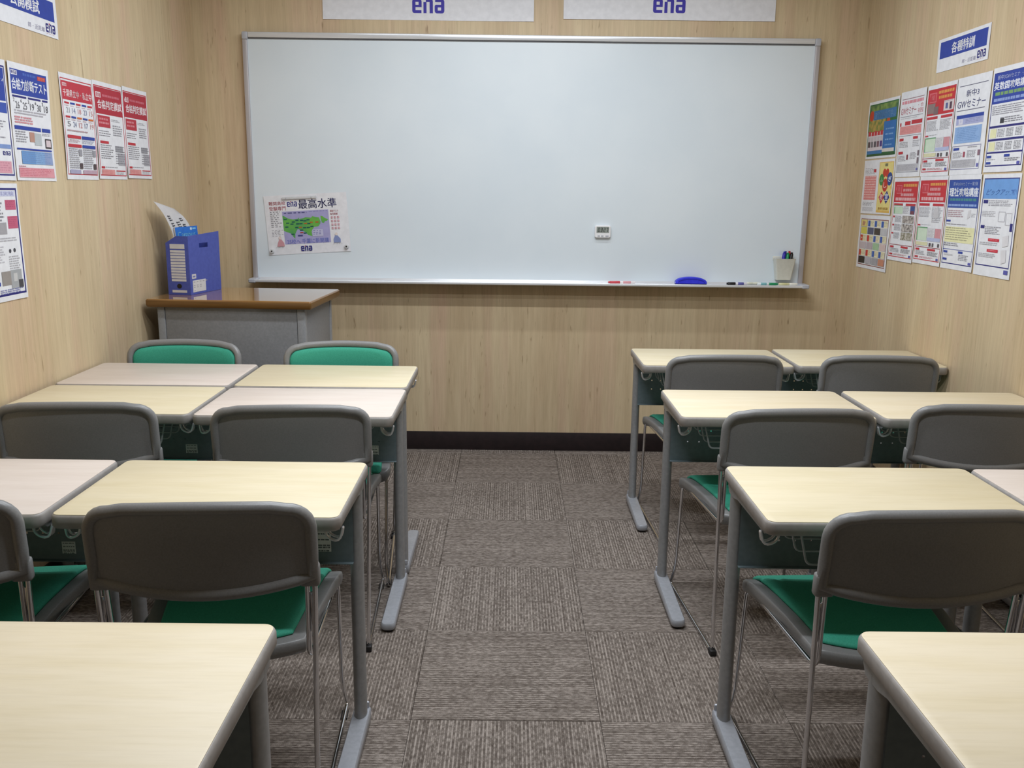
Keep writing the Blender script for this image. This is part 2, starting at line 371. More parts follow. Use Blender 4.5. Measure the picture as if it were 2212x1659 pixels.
class Sheet:
    """a printed paper; ink is laid on it in unit coordinates (u right, v down)"""
    def __init__(self, name, origin, U, V, N, label, cat, curl=0.002, seed=0, paper=None, thick=0.0004, group=None, gap=0.0012):
        self.o = Vector(origin); self.U = Vector(U); self.V = Vector(V); self.N = Vector(N).normalized()
        self.curl = curl; self.rng = random.Random(seed); self.ph = self.rng.uniform(0, 6); self.gap = gap
        self.blocks = MB(); self.text = MB(); self.layer = 0; self.parts = []
        self.w = self.U.length; self.h = self.V.length
        mb = MB(); nu = nv = 12; top = []; bot = []
        for lay, arr in ((0.0, bot), (thick, top)):
            for j in range(nv+1):
                for i in range(nu+1): arr.append(tuple(self.P(i/nu, j/nv, lay-thick)-self.o))
        f = []; n1 = nu+1; off = n1*(nv+1)
        for j in range(nv):
            for i in range(nu):
                a = j*n1+i; f.append([a+off, a+n1+off, a+n1+1+off, a+1+off]); f.append([a, a+1, a+n1+1, a+n1])
        for i in range(nu): f.append([i, i+off, i+1+off, i+1]); a = nv*n1+i; f.append([a, a+1, a+1+off, a+off])
        for j in range(nv): a = j*n1; f.append([a, a+n1, a+n1+off, a+off]); a = j*n1+nu; f.append([a, a+off, a+n1+off, a+n1])
        mb.add(bot+top, f, paper or PAPER)
        self.ob = tag(mb.build(name, smooth=30), label, cat, group); self.ob.location = self.o
    def d(self, u, v):
        c = self.curl
        return self.gap + c*(0.5+0.5*math.sin(self.ph+3.1*v+1.3*u)) + c*1.3*(abs(2*u-1)**3)*(0.5+0.5*math.sin(self.ph*2+5*v))
    def P(self, u, v, lay): return self.o + self.U*u + self.V*v + self.N*(self.d(u, v)+lay)
    def _emit(self, mb, uv, faces, col):
        self.layer += 1; h = 0.00018 + 0.00004*self.layer
        mb.add([tuple(self.P(u, v, h)-self.o) for u, v in uv], faces, pm(col) if isinstance(col, str) else col)
    def r(self, u0, v0, u1, v1, col):
        nu = max(1, math.ceil(abs(u1-u0)*9)); nv = max(1, math.ceil(abs(v1-v0)*9))
        uv = [(u0+(u1-u0)*i/nu, v0+(v1-v0)*j/nv) for j in range(nv+1) for i in range(nu+1)]
        f = [[j*(nu+1)+i, (j+1)*(nu+1)+i, (j+1)*(nu+1)+i+1, j*(nu+1)+i+1] for j in range(nv) for i in range(nu)]
        self._emit(self.blocks, uv, f, col); return self
    def fr(self, u0, v0, u1, v1, col, t=.012):
        tv = t*self.w/self.h
        self.r(u0, v0, u1, v0+tv, col); self.r(u0, v1-tv, u1, v1, col); self.r(u0, v0+tv, u0+t, v1-tv, col); self.r(u1-t, v0+tv, u1, v1-tv, col); return self
    def poly(self, pts, col): self._emit(self.blocks, pts, [list(range(len(pts)))], col); return self
    def c(self, u, v, ru, col, n=16):
        rv = ru*self.w/self.h
        return self.poly([(u+ru*math.cos(2*math.pi*k/n), v+rv*math.sin(2*math.pi*k/n)) for k in range(n)], col)
    def t(self, u0, v0, u1, v1, body, col, bold=0.02, shear=0.0):
        vs, fs = text_tris(body, bold)
        big = (v1-v0)*self.h > .014; mb = MB() if big else self.text
        self._emit(mb, [(u0+(u1-u0)*x+shear*y, v1-(v1-v0)*y) for x, y in vs], fs, col)
        if big: self.parts.append((mb, 'title_lettering'))
        return self
    def logo(self, u0, v0, u1, v1, col, dot=None):
        sx = (u1-u0)/2.92; sv = (v1-v0)
        uv = []; f = []
        for (a, b, c, d, rr) in LOGO:
            p = rounded_rect(a, b, c, d, rr, 3); k = len(uv); uv += [(u0+x*sx, v1-y*sv) for x, y in p]; f.append(list(range(k, k+len(p))))
        mb = MB(); self.parts.append((mb, 'logo')); self._emit(mb, uv, f, col)
        if dot: self._emit(mb, [(u0+1.02*sx, v1-sv*.9), (u0+1.30*sx, v1-sv*.9), (u0+1.30*sx, v1-sv*1.08), (u0+1.02*sx, v1-sv*1.08)], [[0, 1, 2, 3]], dot)
        return self
    def lines(self, u0, v0, u1, v1, n, col, fill=0.5, ragged=0.25):
        """rows of small print too fine to read: broken strokes"""
        uv = []; f = []; pitch = (v1-v0)/n
        for k in range(n):
            v = v0+pitch*k; u = u0; end = u1-(u1-u0)*self.rng.uniform(0, ragged)
            while u < end:
                L = self.rng.uniform(.04, .16)*(u1-u0)+.01; e = min(end, u+L); q = len(uv)
                uv += [(u, v), (u, v+pitch*fill), (e, v+pitch*fill), (e, v)]; f.append([q, q+1, q+2, q+3]); u = e+self.rng.uniform(.006, .02)
        self._emit(self.text, uv, f, col); return self
    def done(self):
        for mb, nm in [(self.blocks, 'printed_blocks'), (self.text, 'small_print')]+self.parts:
            if mb.v: mb.build(nm, self.ob, smooth=0)['kind'] = 'stuff'
        return self.ob
def left_sheet(name, y0, y1, z1, z0, label, cat, **k):     # on the left wall, u runs towards the front
    return Sheet(name, (XL, y0, z1), (0, y1-y0, 0), (0, 0, z0-z1), (1, 0, 0), label, cat, **k)
def right_sheet(name, y0, y1, z1, z0, label, cat, **k):    # on the right wall, u runs towards the viewer
    return Sheet(name, (XR, y0, z1), (0, y1-y0, 0), (0, 0, z0-z1), (-1, 0, 0), label, cat, **k)
def front_sheet(name, x0, x1, z1, z0, label, cat, **k):
    return Sheet(name, (x0, YF, z1), (x1-x0, 0, 0), (0, 0, z0-z1), (0, -1, 0), label, cat, **k)
NAVY, BLUE, RED, PINK, LBL, GRY, DRK = '2c2a78', '2f45a0', 'c03440', 'd98a94', '7fa6d6', 'a9a8ae', '55545c'

# banners above the whiteboard
for x0, x1, zb, lab, sd, lx in ((-.680, .352, 2.180, 'white paper banner with blue logo above the left half of the whiteboard', 3, (-.243, -.086)),
                            (.497, 1.533, 2.194, 'white paper banner with blue logo above the right half of the whiteboard', 5, (.934, 1.092))):
    s = front_sheet('banner', x0, x1, zb+.36, zb, lab, 'banner', seed=sd, curl=.003, group='banners over the whiteboard')
    W_ = x1-x0; s.logo((lx[0]-x0)/W_, 1-.098/.36, (lx[1]-x0)/W_, 1-.033/.36, '3a2fa8'); s.done()

# header signs on the side walls
def sign(s, body):
    s.r(.045, .10, .955, .60, BLUE); s.t(.28, .20, .72, .52, body, 'f2f2f6', .025)
    s.t(.52, .80, .78, .92, '師・近距離', '8a86a0', .0); s.logo(.80, .68, .955, .90, NAVY, 'b04060'); s.lines(.80, .925, .95, .95, 1, 'c79aa6'); return s.done()
sign(left_sheet('header_sign', .755, 1.167, 1.990, 1.860, 'blue and white header sign on the left wall above the test posters', 'sign', seed=11, curl=.001), '公開模試')
sign(right_sheet('header_sign', 1.779, 1.364, 1.991, 1.862, 'blue and white header sign on the right wall above the seminar posters', 'sign', seed=12, curl=.001), '各種特訓')

# ---- left wall posters (B4 sheets)
s = left_sheet('poster', .808, 1.062, 1.745, 1.381, 'blue-headed test poster with a pink block at its foot, left wall', 'poster', seed=21)
s.r(.05, .055, .95, .265, BLUE).r(.07, .065, .22, .105, 'e8e8f0').logo(.085, .070, .205, .098, NAVY).r(.72, .075, .92, .11, 'c8473a').t(.74, .08, .90, .105, '受付中', 'e8a090', .01)
s.lines(.36, .075, .68, .10, 1, '4a66b8', .8, 0).t(.07, .13, .93, .225, '合格力診断テスト', 'f0f2fa', .028)
for a, b in ((.06, .40), (.44, .76), (.80, .94)): s.r(a, .275, b, .292, NAVY)
for i, (a, b) in enumerate((('2', '26'), ('6', '25'), ('3', '19'), ('6', '30'), ('3', '18'))):
    x = .07+i*.178; s.t(x, .30, x+.035, .33, a, DRK, .0).t(x+.05, .325, x+.15, .385, b, DRK, .0)
s.lines(.08, .395, .92, .44, 2, 'b5b2ba', .5).lines(.07, .45, .55, .515, 3, 'd2939b', .65)
s.r(.05, .53, .70, .563, BLUE).r(.73, .53, .95, .563, BLUE).lines(.06, .575, .38, .68, 5, '9b9aa2', .5).r(.40, .575, .52, .66, 'b98f80').r(.52, .58, .70, .685, 'b9c0c4').lines(.73, .575, .95, .60, 2, GRY).r(.79, .62, .95, .705, '3b3336').r(.81, .632, .93, .692, 'd9c9cd')
s.r(.06, .72, .94, .735, BLUE).r(.16, .742, .94, .855, '86abd8').r(.16, .742, .50, .855, '6b98cf').r(.74, .742, .94, .855, '8fa0c8').lines(.18, .75, .92, .85, 6, '6f8fc0', .4)
s.lines(.06, .872, .3, .885, 1, 'c98b95', .6).r(.06, .888, .95, .972, 'dd9aa4').lines(.08, .895, .93, .965, 5, 'cc7684', .5); s.done()

def red_test(s):
    s.r(.04, .06, .96, .33, 'b02a3c').r(.08, .11, .25, .165, 'ead6da').logo(.10, .12, .235, .157, 'b04050').lines(.30, .125, .88, .15, 1, 'c96a78', .9, 0).t(.12, .185, .94, .275, '合格判定模試', 'f2e6ea', .03)
    s.fr(.03, .045, .97, .965, RED, .015).r(.08, .345, .50, .465, 'b83444').lines(.12, .37, .46, .45, 2, 'd98a94', .5)
    s.lines(.55, .37, .85, .40, 2, GRY).lines(.58, .43, .92, .55, 5, '9a99a0', .5).lines(.08, .50, .50, .57, 3, '8d8c94', .35)
    s.r(.10, .605, .40, .632, RED).lines(.10, .645, .55, .80, 7, '8a8990', .4).r(.62, .645, .88, .71, '9b9ba2').r(.70, .72, .95, .85, 'a9a8b0').lines(.62, .65, .95, .85, 8, '77767e', .3)
    s.r(.08, .868, .20, .89, RED).lines(.22, .872, .70, .885, 1, GRY).r(.08, .90, .55, .955, 'dd9896').lines(.10, .905, .52, .95, 3, 'cf7f80', .4).r(.60, .905, .93, .915, RED).lines(.60, .925, .93, .955, 2, 'b5b4ba'); return s.done()
s = left_sheet('poster', 1.143, 1.396, 1.753, 1.389, 'red-bordered exam poster with two rows of dates, leftmost of the three red posters', 'poster', seed=22)
s.fr(.03, .045, .97, .955, RED, .014).r(.05, .07, .95, .245, 'c03646').r(.08, .09, .20, .12, 'ecd5d9').logo(.09, .095, .19, .116, 'b04050').t(.08, .145, .94, .215, '千葉県立中・私立中', 'f4dfe2', .02)
for j, (v, row) in enumerate(((.265, ('21', '14', '18', '23', '15')), (.395, ('5', '24', '12', '17', '19')))):
    for i, q in enumerate(row):
        x = .09+i*.175; s.r(x, v, x+.14, v+.018, (RED, BLUE, RED, BLUE, RED)[i] if j == 0 else (RED, BLUE, 'd0703a', BLUE, 'd0703a')[i]).lines(x, v+.03, x+.12, v+.045, 1, 'c7a0a6').t(x+.04, v+.05, x+.14, v+.10, q, ('8a8a92', '7f88a8', 'd08a8a', '7f88a8', 'd59a96')[i], 0)
s.lines(.10, .525, .9, .545, 1, 'b79aa0', .6)
for v in (.575, .66): s.r(.09, v, .50, v+.03, RED).r(.53, v, .93, v+.03, BLUE)
s.lines(.09, .615, .50, .65, 3, 'c9a4aa', .4).lines(.53, .615, .93, .65, 3, 'a4acc9', .4).lines(.10, .70, .42, .90, 10, 'a5a4ac', .5).lines(.54, .70, .86, .90, 10, 'a5a4ac', .5).r(.40, .705, .50, .77, '9b9aa2').r(.84, .705, .93, .77, '9b9aa2').r(.40, .84, .50, .895, '55484a').r(.84, .84, .93, .895, '55484a').r(.09, .905, .42, .945, 'a9a6c2').r(.50, .905, .93, .945, 'c6a9b4').lines(.50, .908, .93, .944, 4, 'a892b0', .4); s.done()
red_test(left_sheet('poster', 1.402, 1.660, 1.757, 1.394, 'dark red mock exam poster, middle of the three red posters on the left wall', 'poster', seed=23))
red_test(left_sheet('poster', 1.665, 1.917, 1.763, 1.400, 'dark red mock exam poster, nearest the front corner on the left wall', 'poster', seed=24))
s = left_sheet('poster', .545, .801, 1.744, 1.380, 'blue-framed poster cut by the left edge of the photo, upper one', 'poster', seed=25)
s.fr(.03, .05, .97, .96, NAVY, .018).r(.06, .07, .94, .34, BLUE).t(.15, .13, .92, .22, '英語検定ワン', 'eef0f8', .02).r(.06, .355, .94, .44, '3d55ad').lines(.1, .46, .9, .66, 9, '9a99a2').r(.06, .70, .94, .735, '7f98cc').logo(.76, .755, .92, .79, NAVY).r(.60, .84, .92, .94, 'd9a0ae').lines(.62, .85, .90, .93, 4, 'c9899b', .5); s.done()
s = left_sheet('poster', .540, .799, 1.371, 1.010, 'blue-framed poster with pink squares cut by the left edge, lower one', 'poster', seed=26)
s.fr(.03, .04, .97, .955, NAVY, .024).r(.10, .065, .93, .11, 'c9cce4').t(.45, .07, .90, .105, '理科実験', '8a8cba', .0)
s.r(.70, .14, .93, .225, 'c4607e').r(.72, .28, .94, .385, 'c4607e').lines(.72, .15, .91, .21, 4, 'a84a68', .3).lines(.74, .29, .92, .37, 5, 'a84a68', .3).lines(.2, .16, .66, .42, 9, '8f8e96', .5).r(.48, .33, .68, .43, 'a5a3a8')
s.lines(.1, .46, .88, .50, 2, 'b5b4ba').lines(.1, .53, .60, .68, 7, 'c0bfc6', .5).lines(.66, .62, .90, .74, 6, 'b5b4ba', .5).c(.70, .575, .025, '4a4a52').c(.80, .572, .025, '4a4a52')
s.r(.1, .72, .42, .752, BLUE).r(.1, .83, .42, .862, BLUE).r(.46, .745, .68, .865, '9a938f').r(.66, .74, .90, .90, 'a7a9ad').r(.82, .83, .92, .90, '4c4a4e').r(.72, .77, .80, .84, 'c9c8c9')
s.r(.1, .90, .36, .945, '2f55a8').lines(.40, .90, .92, .945, 3, '7a7fae', .5); s.done()

# ---- right wall posters
s = right_sheet('flyer', 2.466, 2.108, 1.808, 1.540, 'landscape green nature flyer with a blue panel, nearest the whiteboard wall', 'poster', seed=31)
G1 = noisy('leafy_print', '2f5f3a', '7f9c50', (26, 26, 26), .4); G2 = noisy('berry_leaf_print', '5f7a3a', 'b89a50', (40, 40, 40), .4)
s.r(.03, .05, .97, .96, '2f6a3c').r(.05, .07, .95, .30, G1).r(.05, .28, .6, .55, G2).c(.12, .25, .07, 'c0432c').c(.68, .39, .06, 'c4502e').r(.18, .17, .92, .33, '3c74a8').t(.22, .19, .90, .31, '自然のなかで学ぶ', '6c96c0', .01)
s.r(.55, .38, .95, .90, '2f6fb4').lines(.62, .50, .9, .86, 4, '7fa9d8', .25).r(.05, .54, .55, .88, 'dcd2d8')
for i in range(5): s.r(.06+i*.1, .52+.01*(i % 2), .14+i*.1, .60, 'c23a44').r(.06+i*.1, .62, .135+i*.1, .70, 'c9c2c6').r(.06+i*.1, .70, .135+i*.1, .80, ('54484e', '7d7a80', '5f5a62', '7a5a66', '4a3a86')[i])
s.r(.05, .86, .55, .93, '3f78b0').r(.55, .84, .93, .90, 'd8d4cf').r(.05, .92, .95, .955, '2c5a34'); s.done()

s = right_sheet('poster', 2.095, 1.840, 1.817, 1.448, 'white seminar poster with pale red lettering, right of the green nature flyer', 'poster', seed=32)
s.r(.06, .085, .92, .092, '8a5a66').lines(.06, .11, .92, .15, 1, 'd9929e', .9, 0).t(.05, .185, .64, .27, 'GWセミナー', 'c0606e', .01).t(.70, .16, .92, .205, '・合', 'c97a86', 0).t(.70, .215, .92, .27, '宿', 'c97a86', 0).r(.04, .29, .92, .296, '8a8a92').lines(.06, .31, .9, .33, 1, 'c9c5ca', .4)
s.r(.05, .36, .10, .40, RED).r(.24, .35, .46, .395, RED).r(.50, .345, .92, .39, RED).r(.06, .405, .90, .50, 'e29a9a').lines(.10, .415, .86, .49, 5, 'd08080', .3)
s.fr(.04, .515, .92, .945, '8a8a96', .008).r(.08, .545, .24, .575, RED).r(.62, .535, .80, .565, RED).lines(.09, .59, .5, .66, 4, GRY).lines(.62, .58, .88, .66, 4, 'b5b4ba').r(.08, .70, .26, .73, RED).lines(.09, .75, .40, .82, 4, GRY).r(.42, .74, .48, .80, '8a3440').lines(.55, .72, .82, .80, 5, GRY).r(.84, .70, .90, .76, '7a6a72').r(.84, .78, .90, .85, '7a6a72')
s.r(.07, .85, .88, .93, 'c3c2c8').lines(.08, .855, .86, .925, 6, '9f9ea6', .4).r(.84, .90, .90, .93, '6a6aa8'); s.done()

def red_course(s, kind):
    s.fr(.03, .045, .97, .955, RED, .014).r(.045, .055, .955, .33 if kind == 0 else .29, 'c4303a')
    s.r(.08, .085, .32, .19, 'd9717a').r(.10, .095, .30, .18, 'c4404c').t(.14, .11, .26, .16, '新設', 'd98a90', .0)
    s.lines(.38, .075, .92, .11, 1, 'dc9a50', .9, 0)
    if kind == 0:
        s.lines(.40, .13, .88, .165, 1, 'dc9a50', .9, .2).r(.05, .20, .30, .31, '8d7a78').r(.26, .24, .42, .325, '7d6668').r(.60, .19, .95, .30, 'd9cfd0').r(.66, .22, .74, .28, '5a6496').r(.80, .215, .88, .29, '54384a').lines(.62, .195, .92, .21, 1, 'b09aa0')
    else:
        s.lines(.38, .13, .80, .165, 1, 'd9969a', .9, .2).lines(.30, .185, .86, .22, 1, 'd9a0a4', .9, .2).lines(.10, .235, .90, .275, 1, 'e0aeb2', .9, 0)
    v = .345 if kind == 0 else .305
    s.r(.06, v, .42, v+.028, RED).r(.54, v, .93, v+.028, RED)
    if kind in (0, 1):
        s.lines(.07, v+.045, .48, v+.16, 8, 'b0afb6', .5).lines(.53, v+.045, .92, v+.16, 8, 'b0afb6', .5).r(.06, .545, .16, .562, RED).lines(.20, .545, .55, .556, 1, GRY)
        if kind == 1: s.poly([(.62, v+.06), (.75, v+.03), (.80, v+.14), (.70, v+.18), (.60, v+.15)], 'c9c7cc').lines(.55, v+.16, .9, v+.22, 3, 'b0afb6')
        s.r(.06, .575, .44, .73, 'cfe0cb').r(.06, .575, .44, .587, '5f9a6a').r(.06, .575, .095, .73, '7aae80').r(.46, .58, .72, .70, 'd9d8dc').lines(.47, .59, .71, .69, 7, 'b5b4ba').r(.73, .585, .93, .69, 'd0949c').r(.46, .69, .93, .73, 'b4bcdc').r(.06, .745, .50, .785, 'dcd9b4').r(.55, .75, .62, .79, '54464a').r(.66, .75, .72, .79, '6a6468').r(.86, .75, .92, .79, '5a5258')
    else:
        s.lines(.08, .325, .48, .34, 1, '6a9a70').r(.08, .345, .44, .43, 'c6dcc4').r(.08, .345, .12, .43, '7aae80').lines(.46, .34, .72, .43, 5, 'b0afb6').r(.74, .335, .92, .43, '3f548e').r(.76, .39, .90, .43, '7a4450')
        for q, col in ((.45, '6a5f5c'), (.55, '5f5654'), (.65, '6f6b4c')): s.r(.46, q, .92, q+.09, noisy('photo_print_%d' % int(q*100), col, 'cfc8c2', (90, 90, 90), .5)).r(.07, q+.005, .14, q+.025, RED).lines(.16, q+.005, .44, q+.085, 6, 'a5a4ac')
    s.r(.04, .80, .96, .806, '9a3a46').r(.08, .82, .22, .843, RED).r(.52, .815, .80, .838, RED).lines(.09, .85, .46, .90, 3, GRY).lines(.53, .85, .92, .90, 4, '8d8c94').r(.08, .91, .20, .93, RED).lines(.24, .912, .80, .935, 2, 'd0a0a6').r(.86, .915, .93, .94, '5a5aa6'); return s.done()
red_course(right_sheet('poster', 1.832, 1.575, 1.815, 1.447, 'red-headed poster with photos in its header, upper row of the right wall', 'poster', seed=33), 0)

s = right_sheet('poster', 1.569, 1.312, 1.816, 1.448, 'white seminar poster with large navy lettering, beside the tall blue course poster', 'poster', seed=34)
s.r(.06, .085, .90, .092, '5a5a72').t(.28, .135, .66, .205, '新中3', '44467e', .006).t(.05, .235, .88, .315, 'GWセミナー', '3c3e74', .006).r(.04, .335, .88, .342, '5a5a72').r(.06, .385, .88, .42, BLUE).r(.06, .42, .88, .485, 'a9aed4').r(.12, .425, .26, .48, 'd9d9e8').lines(.34, .43, .86, .475, 3, '8d92bc', .4)
s.r(.05, .505, .86, .675, '8fb0de').lines(.10, .52, .82, .66, 8, '6a90c6', .3).fr(.02, .70, .90, .945, '7a7aa0', .008).r(.06, .72, .24, .745, BLUE).lines(.50, .715, .86, .735, 1, GRY).lines(.06, .765, .36, .83, 5, 'a5a4ac').r(.38, .765, .44, .82, 'a04a5c').lines(.50, .755, .80, .83, 6, 'a5a4ac').r(.82, .755, .89, .81, '8a6a78').r(.05, .845, .78, .925, 'bdbcc2').lines(.06, .85, .76, .92, 6, '9b9aa2', .4).r(.82, .89, .88, .925, '6a6ab0'); s.done()

s = right_sheet('poster', 1.302, 1.041, 1.820, 1.453, 'blue-headed course poster at the right edge of the photo, upper row', 'poster', seed=35)
s.fr(.03, .05, .97, .945, NAVY, .016).r(.045, .055, .955, .345, BLUE).t(.12, .075, .94, .12, '新中3GWセミナー第2弾', 'c9d0ea', .01).t(.06, .14, .95, .215, '英数国攻略講座', 'eef0fa', .03).lines(.10, .235, .90, .27, 1, '7aa06a', .9, 0).lines(.08, .295, .92, .325, 1, '8fa2d8', .9, 0)
s.lines(.07, .365, .92, .46, 5, '9a99a2', .45).lines(.30, .48, .92, .54, 3, '8a8992', .5).r(.30, .49, .40, .535, '3a3a40').r(.05, .555, .95, .575, NAVY).r(.05, .68, .95, .70, NAVY).r(.04, .805, .96, .82, NAVY)
for v in (.585, .71): s.r(.08, v, .24, v+.085, 'e6e4b8'); [s.lines(.27+i*.23, v+.005, .45+i*.23, v+.085, 6, '8f8e96', .5, .05) for i in range(3)]
s.r(.06, .84, .18, .862, BLUE).lines(.06, .875, .38, .885, 1, GRY).r(.52, .835, .66, .858, BLUE).lines(.54, .87, .92, .905, 2, '8d8c94').r(.06, .90, .18, .922, BLUE).r(.86, .905, .93, .932, '5a5ab0'); s.done()

s = right_sheet('flyer', 2.465, 2.104, 1.533, 1.279, 'flyer half yellow with coloured circles and half red table, under the green nature flyer', 'poster', seed=36)
s.lines(.05, .15, .38, .27, 5, '8a8088', .35).r(.34, .17, .42, .23, RED).r(.06, .29, .44, .74, 'dd8a88').lines(.07, .30, .43, .73, 9, 'efc6c2', .35, 0).lines(.05, .78, .44, .86, 3, GRY).lines(.05, .88, .44, .96, 5, 'b5b4ba')
s.r(.52, .05, .97, .97, 'e2b860').r(.535, .065, .955, .93, 'e9d88a').r(.70, .08, .79, .13, '7a7a58').c(.70, .25, .055, 'c8402e').c(.79, .25, .055, 'c8402e').c(.62, .37, .075, '3d8a48').c(.88, .36, .085, '2c4a8c').c(.745, .47, .085, 'c23a2c')
s.poly([(.66, .58), (.75, .69), (.66, .81), (.57, .69)], 'c2303a').poly([(.83, .57), (.93, .69), (.83, .81), (.73, .69)], '2c3a84')
s.t(.58, .33, .66, .41, 'ふ', 'cfe8cc', .02).t(.84, .31, .93, .41, 'ぎ', 'e8ecf8', .03).t(.70, .42, .79, .52, 'し', 'f4e0d8', .03).t(.61, .63, .71, .75, '教', 'f2dcdc', .02).t(.78, .62, .88, .75, '室', 'e0e4f6', .02).t(.58, .87, .92, .92, '無料体験', 'c08a30', .01); s.done()

red_course(right_sheet('poster', 2.086, 1.826, 1.444, 1.077, 'red-headed poster with group photos, lower row beside the yellow flyer', 'poster', seed=37), 2)
red_course(right_sheet('poster', 1.820, 1.565, 1.4465, 1.083, 'red-headed poster with a green table, lower row beside the blue science poster', 'poster', seed=38), 1)
s = right_sheet('poster', 1.558, 1.301, 1.4475, 1.082, 'blue-headed course poster with a pale yellow block, lower row of the right wall', 'poster', seed=39)
s.fr(.03, .05, .97, .945, NAVY, .014).r(.045, .055, .955, .345, '2f4ea0').t(.16, .075, .90, .115, '新中3GWセミナー第3弾', 'b9c6e6', .01).t(.06, .135, .94, .225, '理社攻略講座', 'eef2fa', .03).lines(.10, .245, .90, .275, 1, '4a8a8a', .9, 0).lines(.06, .305, .92, .33, 1, '8fa8dc', .9, 0)
s.lines(.07, .37, .58, .45, 4, 'b59aa2', .5).poly([(.70, .37), (.78, .36), (.76, .44), (.68, .46)], 'd6d4d8').lines(.80, .40, .92, .44, 3, GRY).r(.05, .475, .18, .495, BLUE).lines(.06, .515, .88, .53, 1, '8d8c94').r(.04, .545, .94, .71, 'e9e6b6').lines(.06, .555, .90, .70, 6, '9f9c80', .35, .4).lines(.05, .72, .5, .76, 2, '8d8c94').r(.03, .785, .97, .79, BLUE).r(.06, .805, .18, .828, BLUE).r(.52, .80, .66, .823, BLUE).lines(.08, .84, .36, .86, 2, 'b0afb6').lines(.54, .835, .88, .90, 4, '9a99a2').r(.06, .885, .18, .908, BLUE).r(.86, .905, .94, .93, '5a5ab0'); s.done()
s = right_sheet('poster', 1.291, 1.035, 1.446, 1.079, 'light blue headed poster with red pills, lower row at the right edge', 'poster', seed=40)
s.fr(.04, .04, .96, .90, NAVY, .016).r(.055, .05, .945, .24, '6f9fdc').t(.12, .145, .84, .205, 'ピックアップ', '3d63ae', .008, .05).t(.80, .15, .92, .205, '特訓', '3d63ae', 0).r(.08, .25, .20, .285, NAVY).lines(.22, .255, .88, .315, 4, '9a99a2', .5)
s.lines(.08, .36, .5, .42, 4, 'b5b4ba').fr(.52, .36, .70, .46, 'c0bfc6', .01).fr(.72, .37, .88, .49, 'c6c5cc', .01).r(.08, .50, .18, .53, NAVY).lines(.20, .51, .62, .59, 5, '9a99a2', .5).r(.86, .47, .93, .545, NAVY)
for v in (.625, .73): s.r(.32, v, .62, v+.028, 'cc3344').lines(.36, v+.009, .58, v+.02, 1, 'e29aa2')
s.lines(.10, .665, .6, .70, 2, 'b5b4ba').lines(.10, .775, .6, .82, 3, 'b5b4ba').poly([(.70, .60), (.86, .58), (.88, .68), (.72, .70)], 'dcdade').poly([(.70, .73), (.84, .72), (.86, .84), (.74, .86)], 'dcdade').r(.84, .915, .95, .955, '5a5aa6'); s.done()
s = right_sheet('flyer', 2.462, 2.095, 1.272, 1.014, 'flyer with a grid of small coloured pictures, bottom of the far column', 'poster', seed=41)
s.fr(.05, .07, .95, .94, '8a4a3c', .01); rng = random.Random(5)
for j in range(6):
    for i in range(4):
        x, v = .075+i*.22, .09+j*.138
        if j % 2 == 0:
            q = ('c83a32', '3f62b0', '3a5fae', '3a5fae')[i] if j == 0 else ('c8402e', 'c83a32', '3f62b0', '4060b0')[i]
            s.r(x, v, x+.20, v+.125, 'ebe2c0').r(x, v+.01, x+.075, v+.12, q).lines(x+.085, v+.015, x+.19, v+.11, 4, ('9a8a6a', '8d8a70')[i % 2], .4)
        else: s.r(x, v, x+.20, v+.125, ('d9cf60', '5a5f7a', '4a4440', 'c2c2c6', 'c9bcc0', 'bdb0b6', 'a8c8a0', 'd6c0bc', '2f2c2c', 'b9b6bc', 'a8a6ac', 'c98a70')[(j//2)*4+i])
s.r(.075, .09, .275, .215, 'e0cf80').poly([(.12, .11), (.22, .13), (.18, .20), (.11, .19)], 'b98a70'); s.done()

# ------------------------------------------------------------------ poster, timer, eraser, cup, pens on the whiteboard
ang = math.radians(3.6); ux = Vector((math.cos(ang), 0, math.sin(ang))); vz = Vector((math.sin(ang), 0, -math.cos(ang)))
s = Sheet('map_poster', (-1.003, WF, 1.327), ux*.420, vz*.297, (0, -1, 0), 'poster with a green map and ena logo held by magnets on the whiteboard', 'poster', seed=51, curl=.0016, gap=.0014)
s.t(.055, .10, .255, .165, '難関高校', 'd0606c', .012).t(.055, .185, .255, .255, '受験専門', 'd0606c', .012).logo(.275, .115, .395, .20, '34347e', 'b04060').t(.41, .085, .87, .245, '最高水準', '34366e', .012)
s.lines(.06, .27, .20, .55, 9, '8a8a92', .45, .3).lines(.06, .58, .20, .70, 5, '9a99a2', .35, .3)
s.r(.205, .275, .765, .83, 'a9a6d2').lines(.225, .295, .50, .32, 1, '5a5a8c', .8, 0).lines(.53, .29, .75, .30, 1, '7a78b0', .8, 0)
GM = noisy('map_green_print', '4f9e58', '6bb348', (14, 14, 14), .5)
s.poly([(.206, .34), (.235, .36), (.265, .39), (.33, .415), (.39, .405), (.40, .385), (.405, .41), (.46, .40), (.48, .385), (.55, .40), (.565, .375), (.60, .39), (.645, .40), (.66, .47), (.655, .505), (.63, .55), (.575, .56), (.555, .60), (.54, .63), (.545, .71), (.495, .69), (.47, .64), (.41, .60), (.375, .58), (.36, .61), (.34, .66), (.335, .74), (.315, .71), (.29, .65), (.206, .60)], GM)
s.poly([(.665, .375), (.69, .385), (.72, .42), (.755, .44), (.74, .465), (.715, .47), (.70, .50), (.675, .49), (.665, .43)], GM)
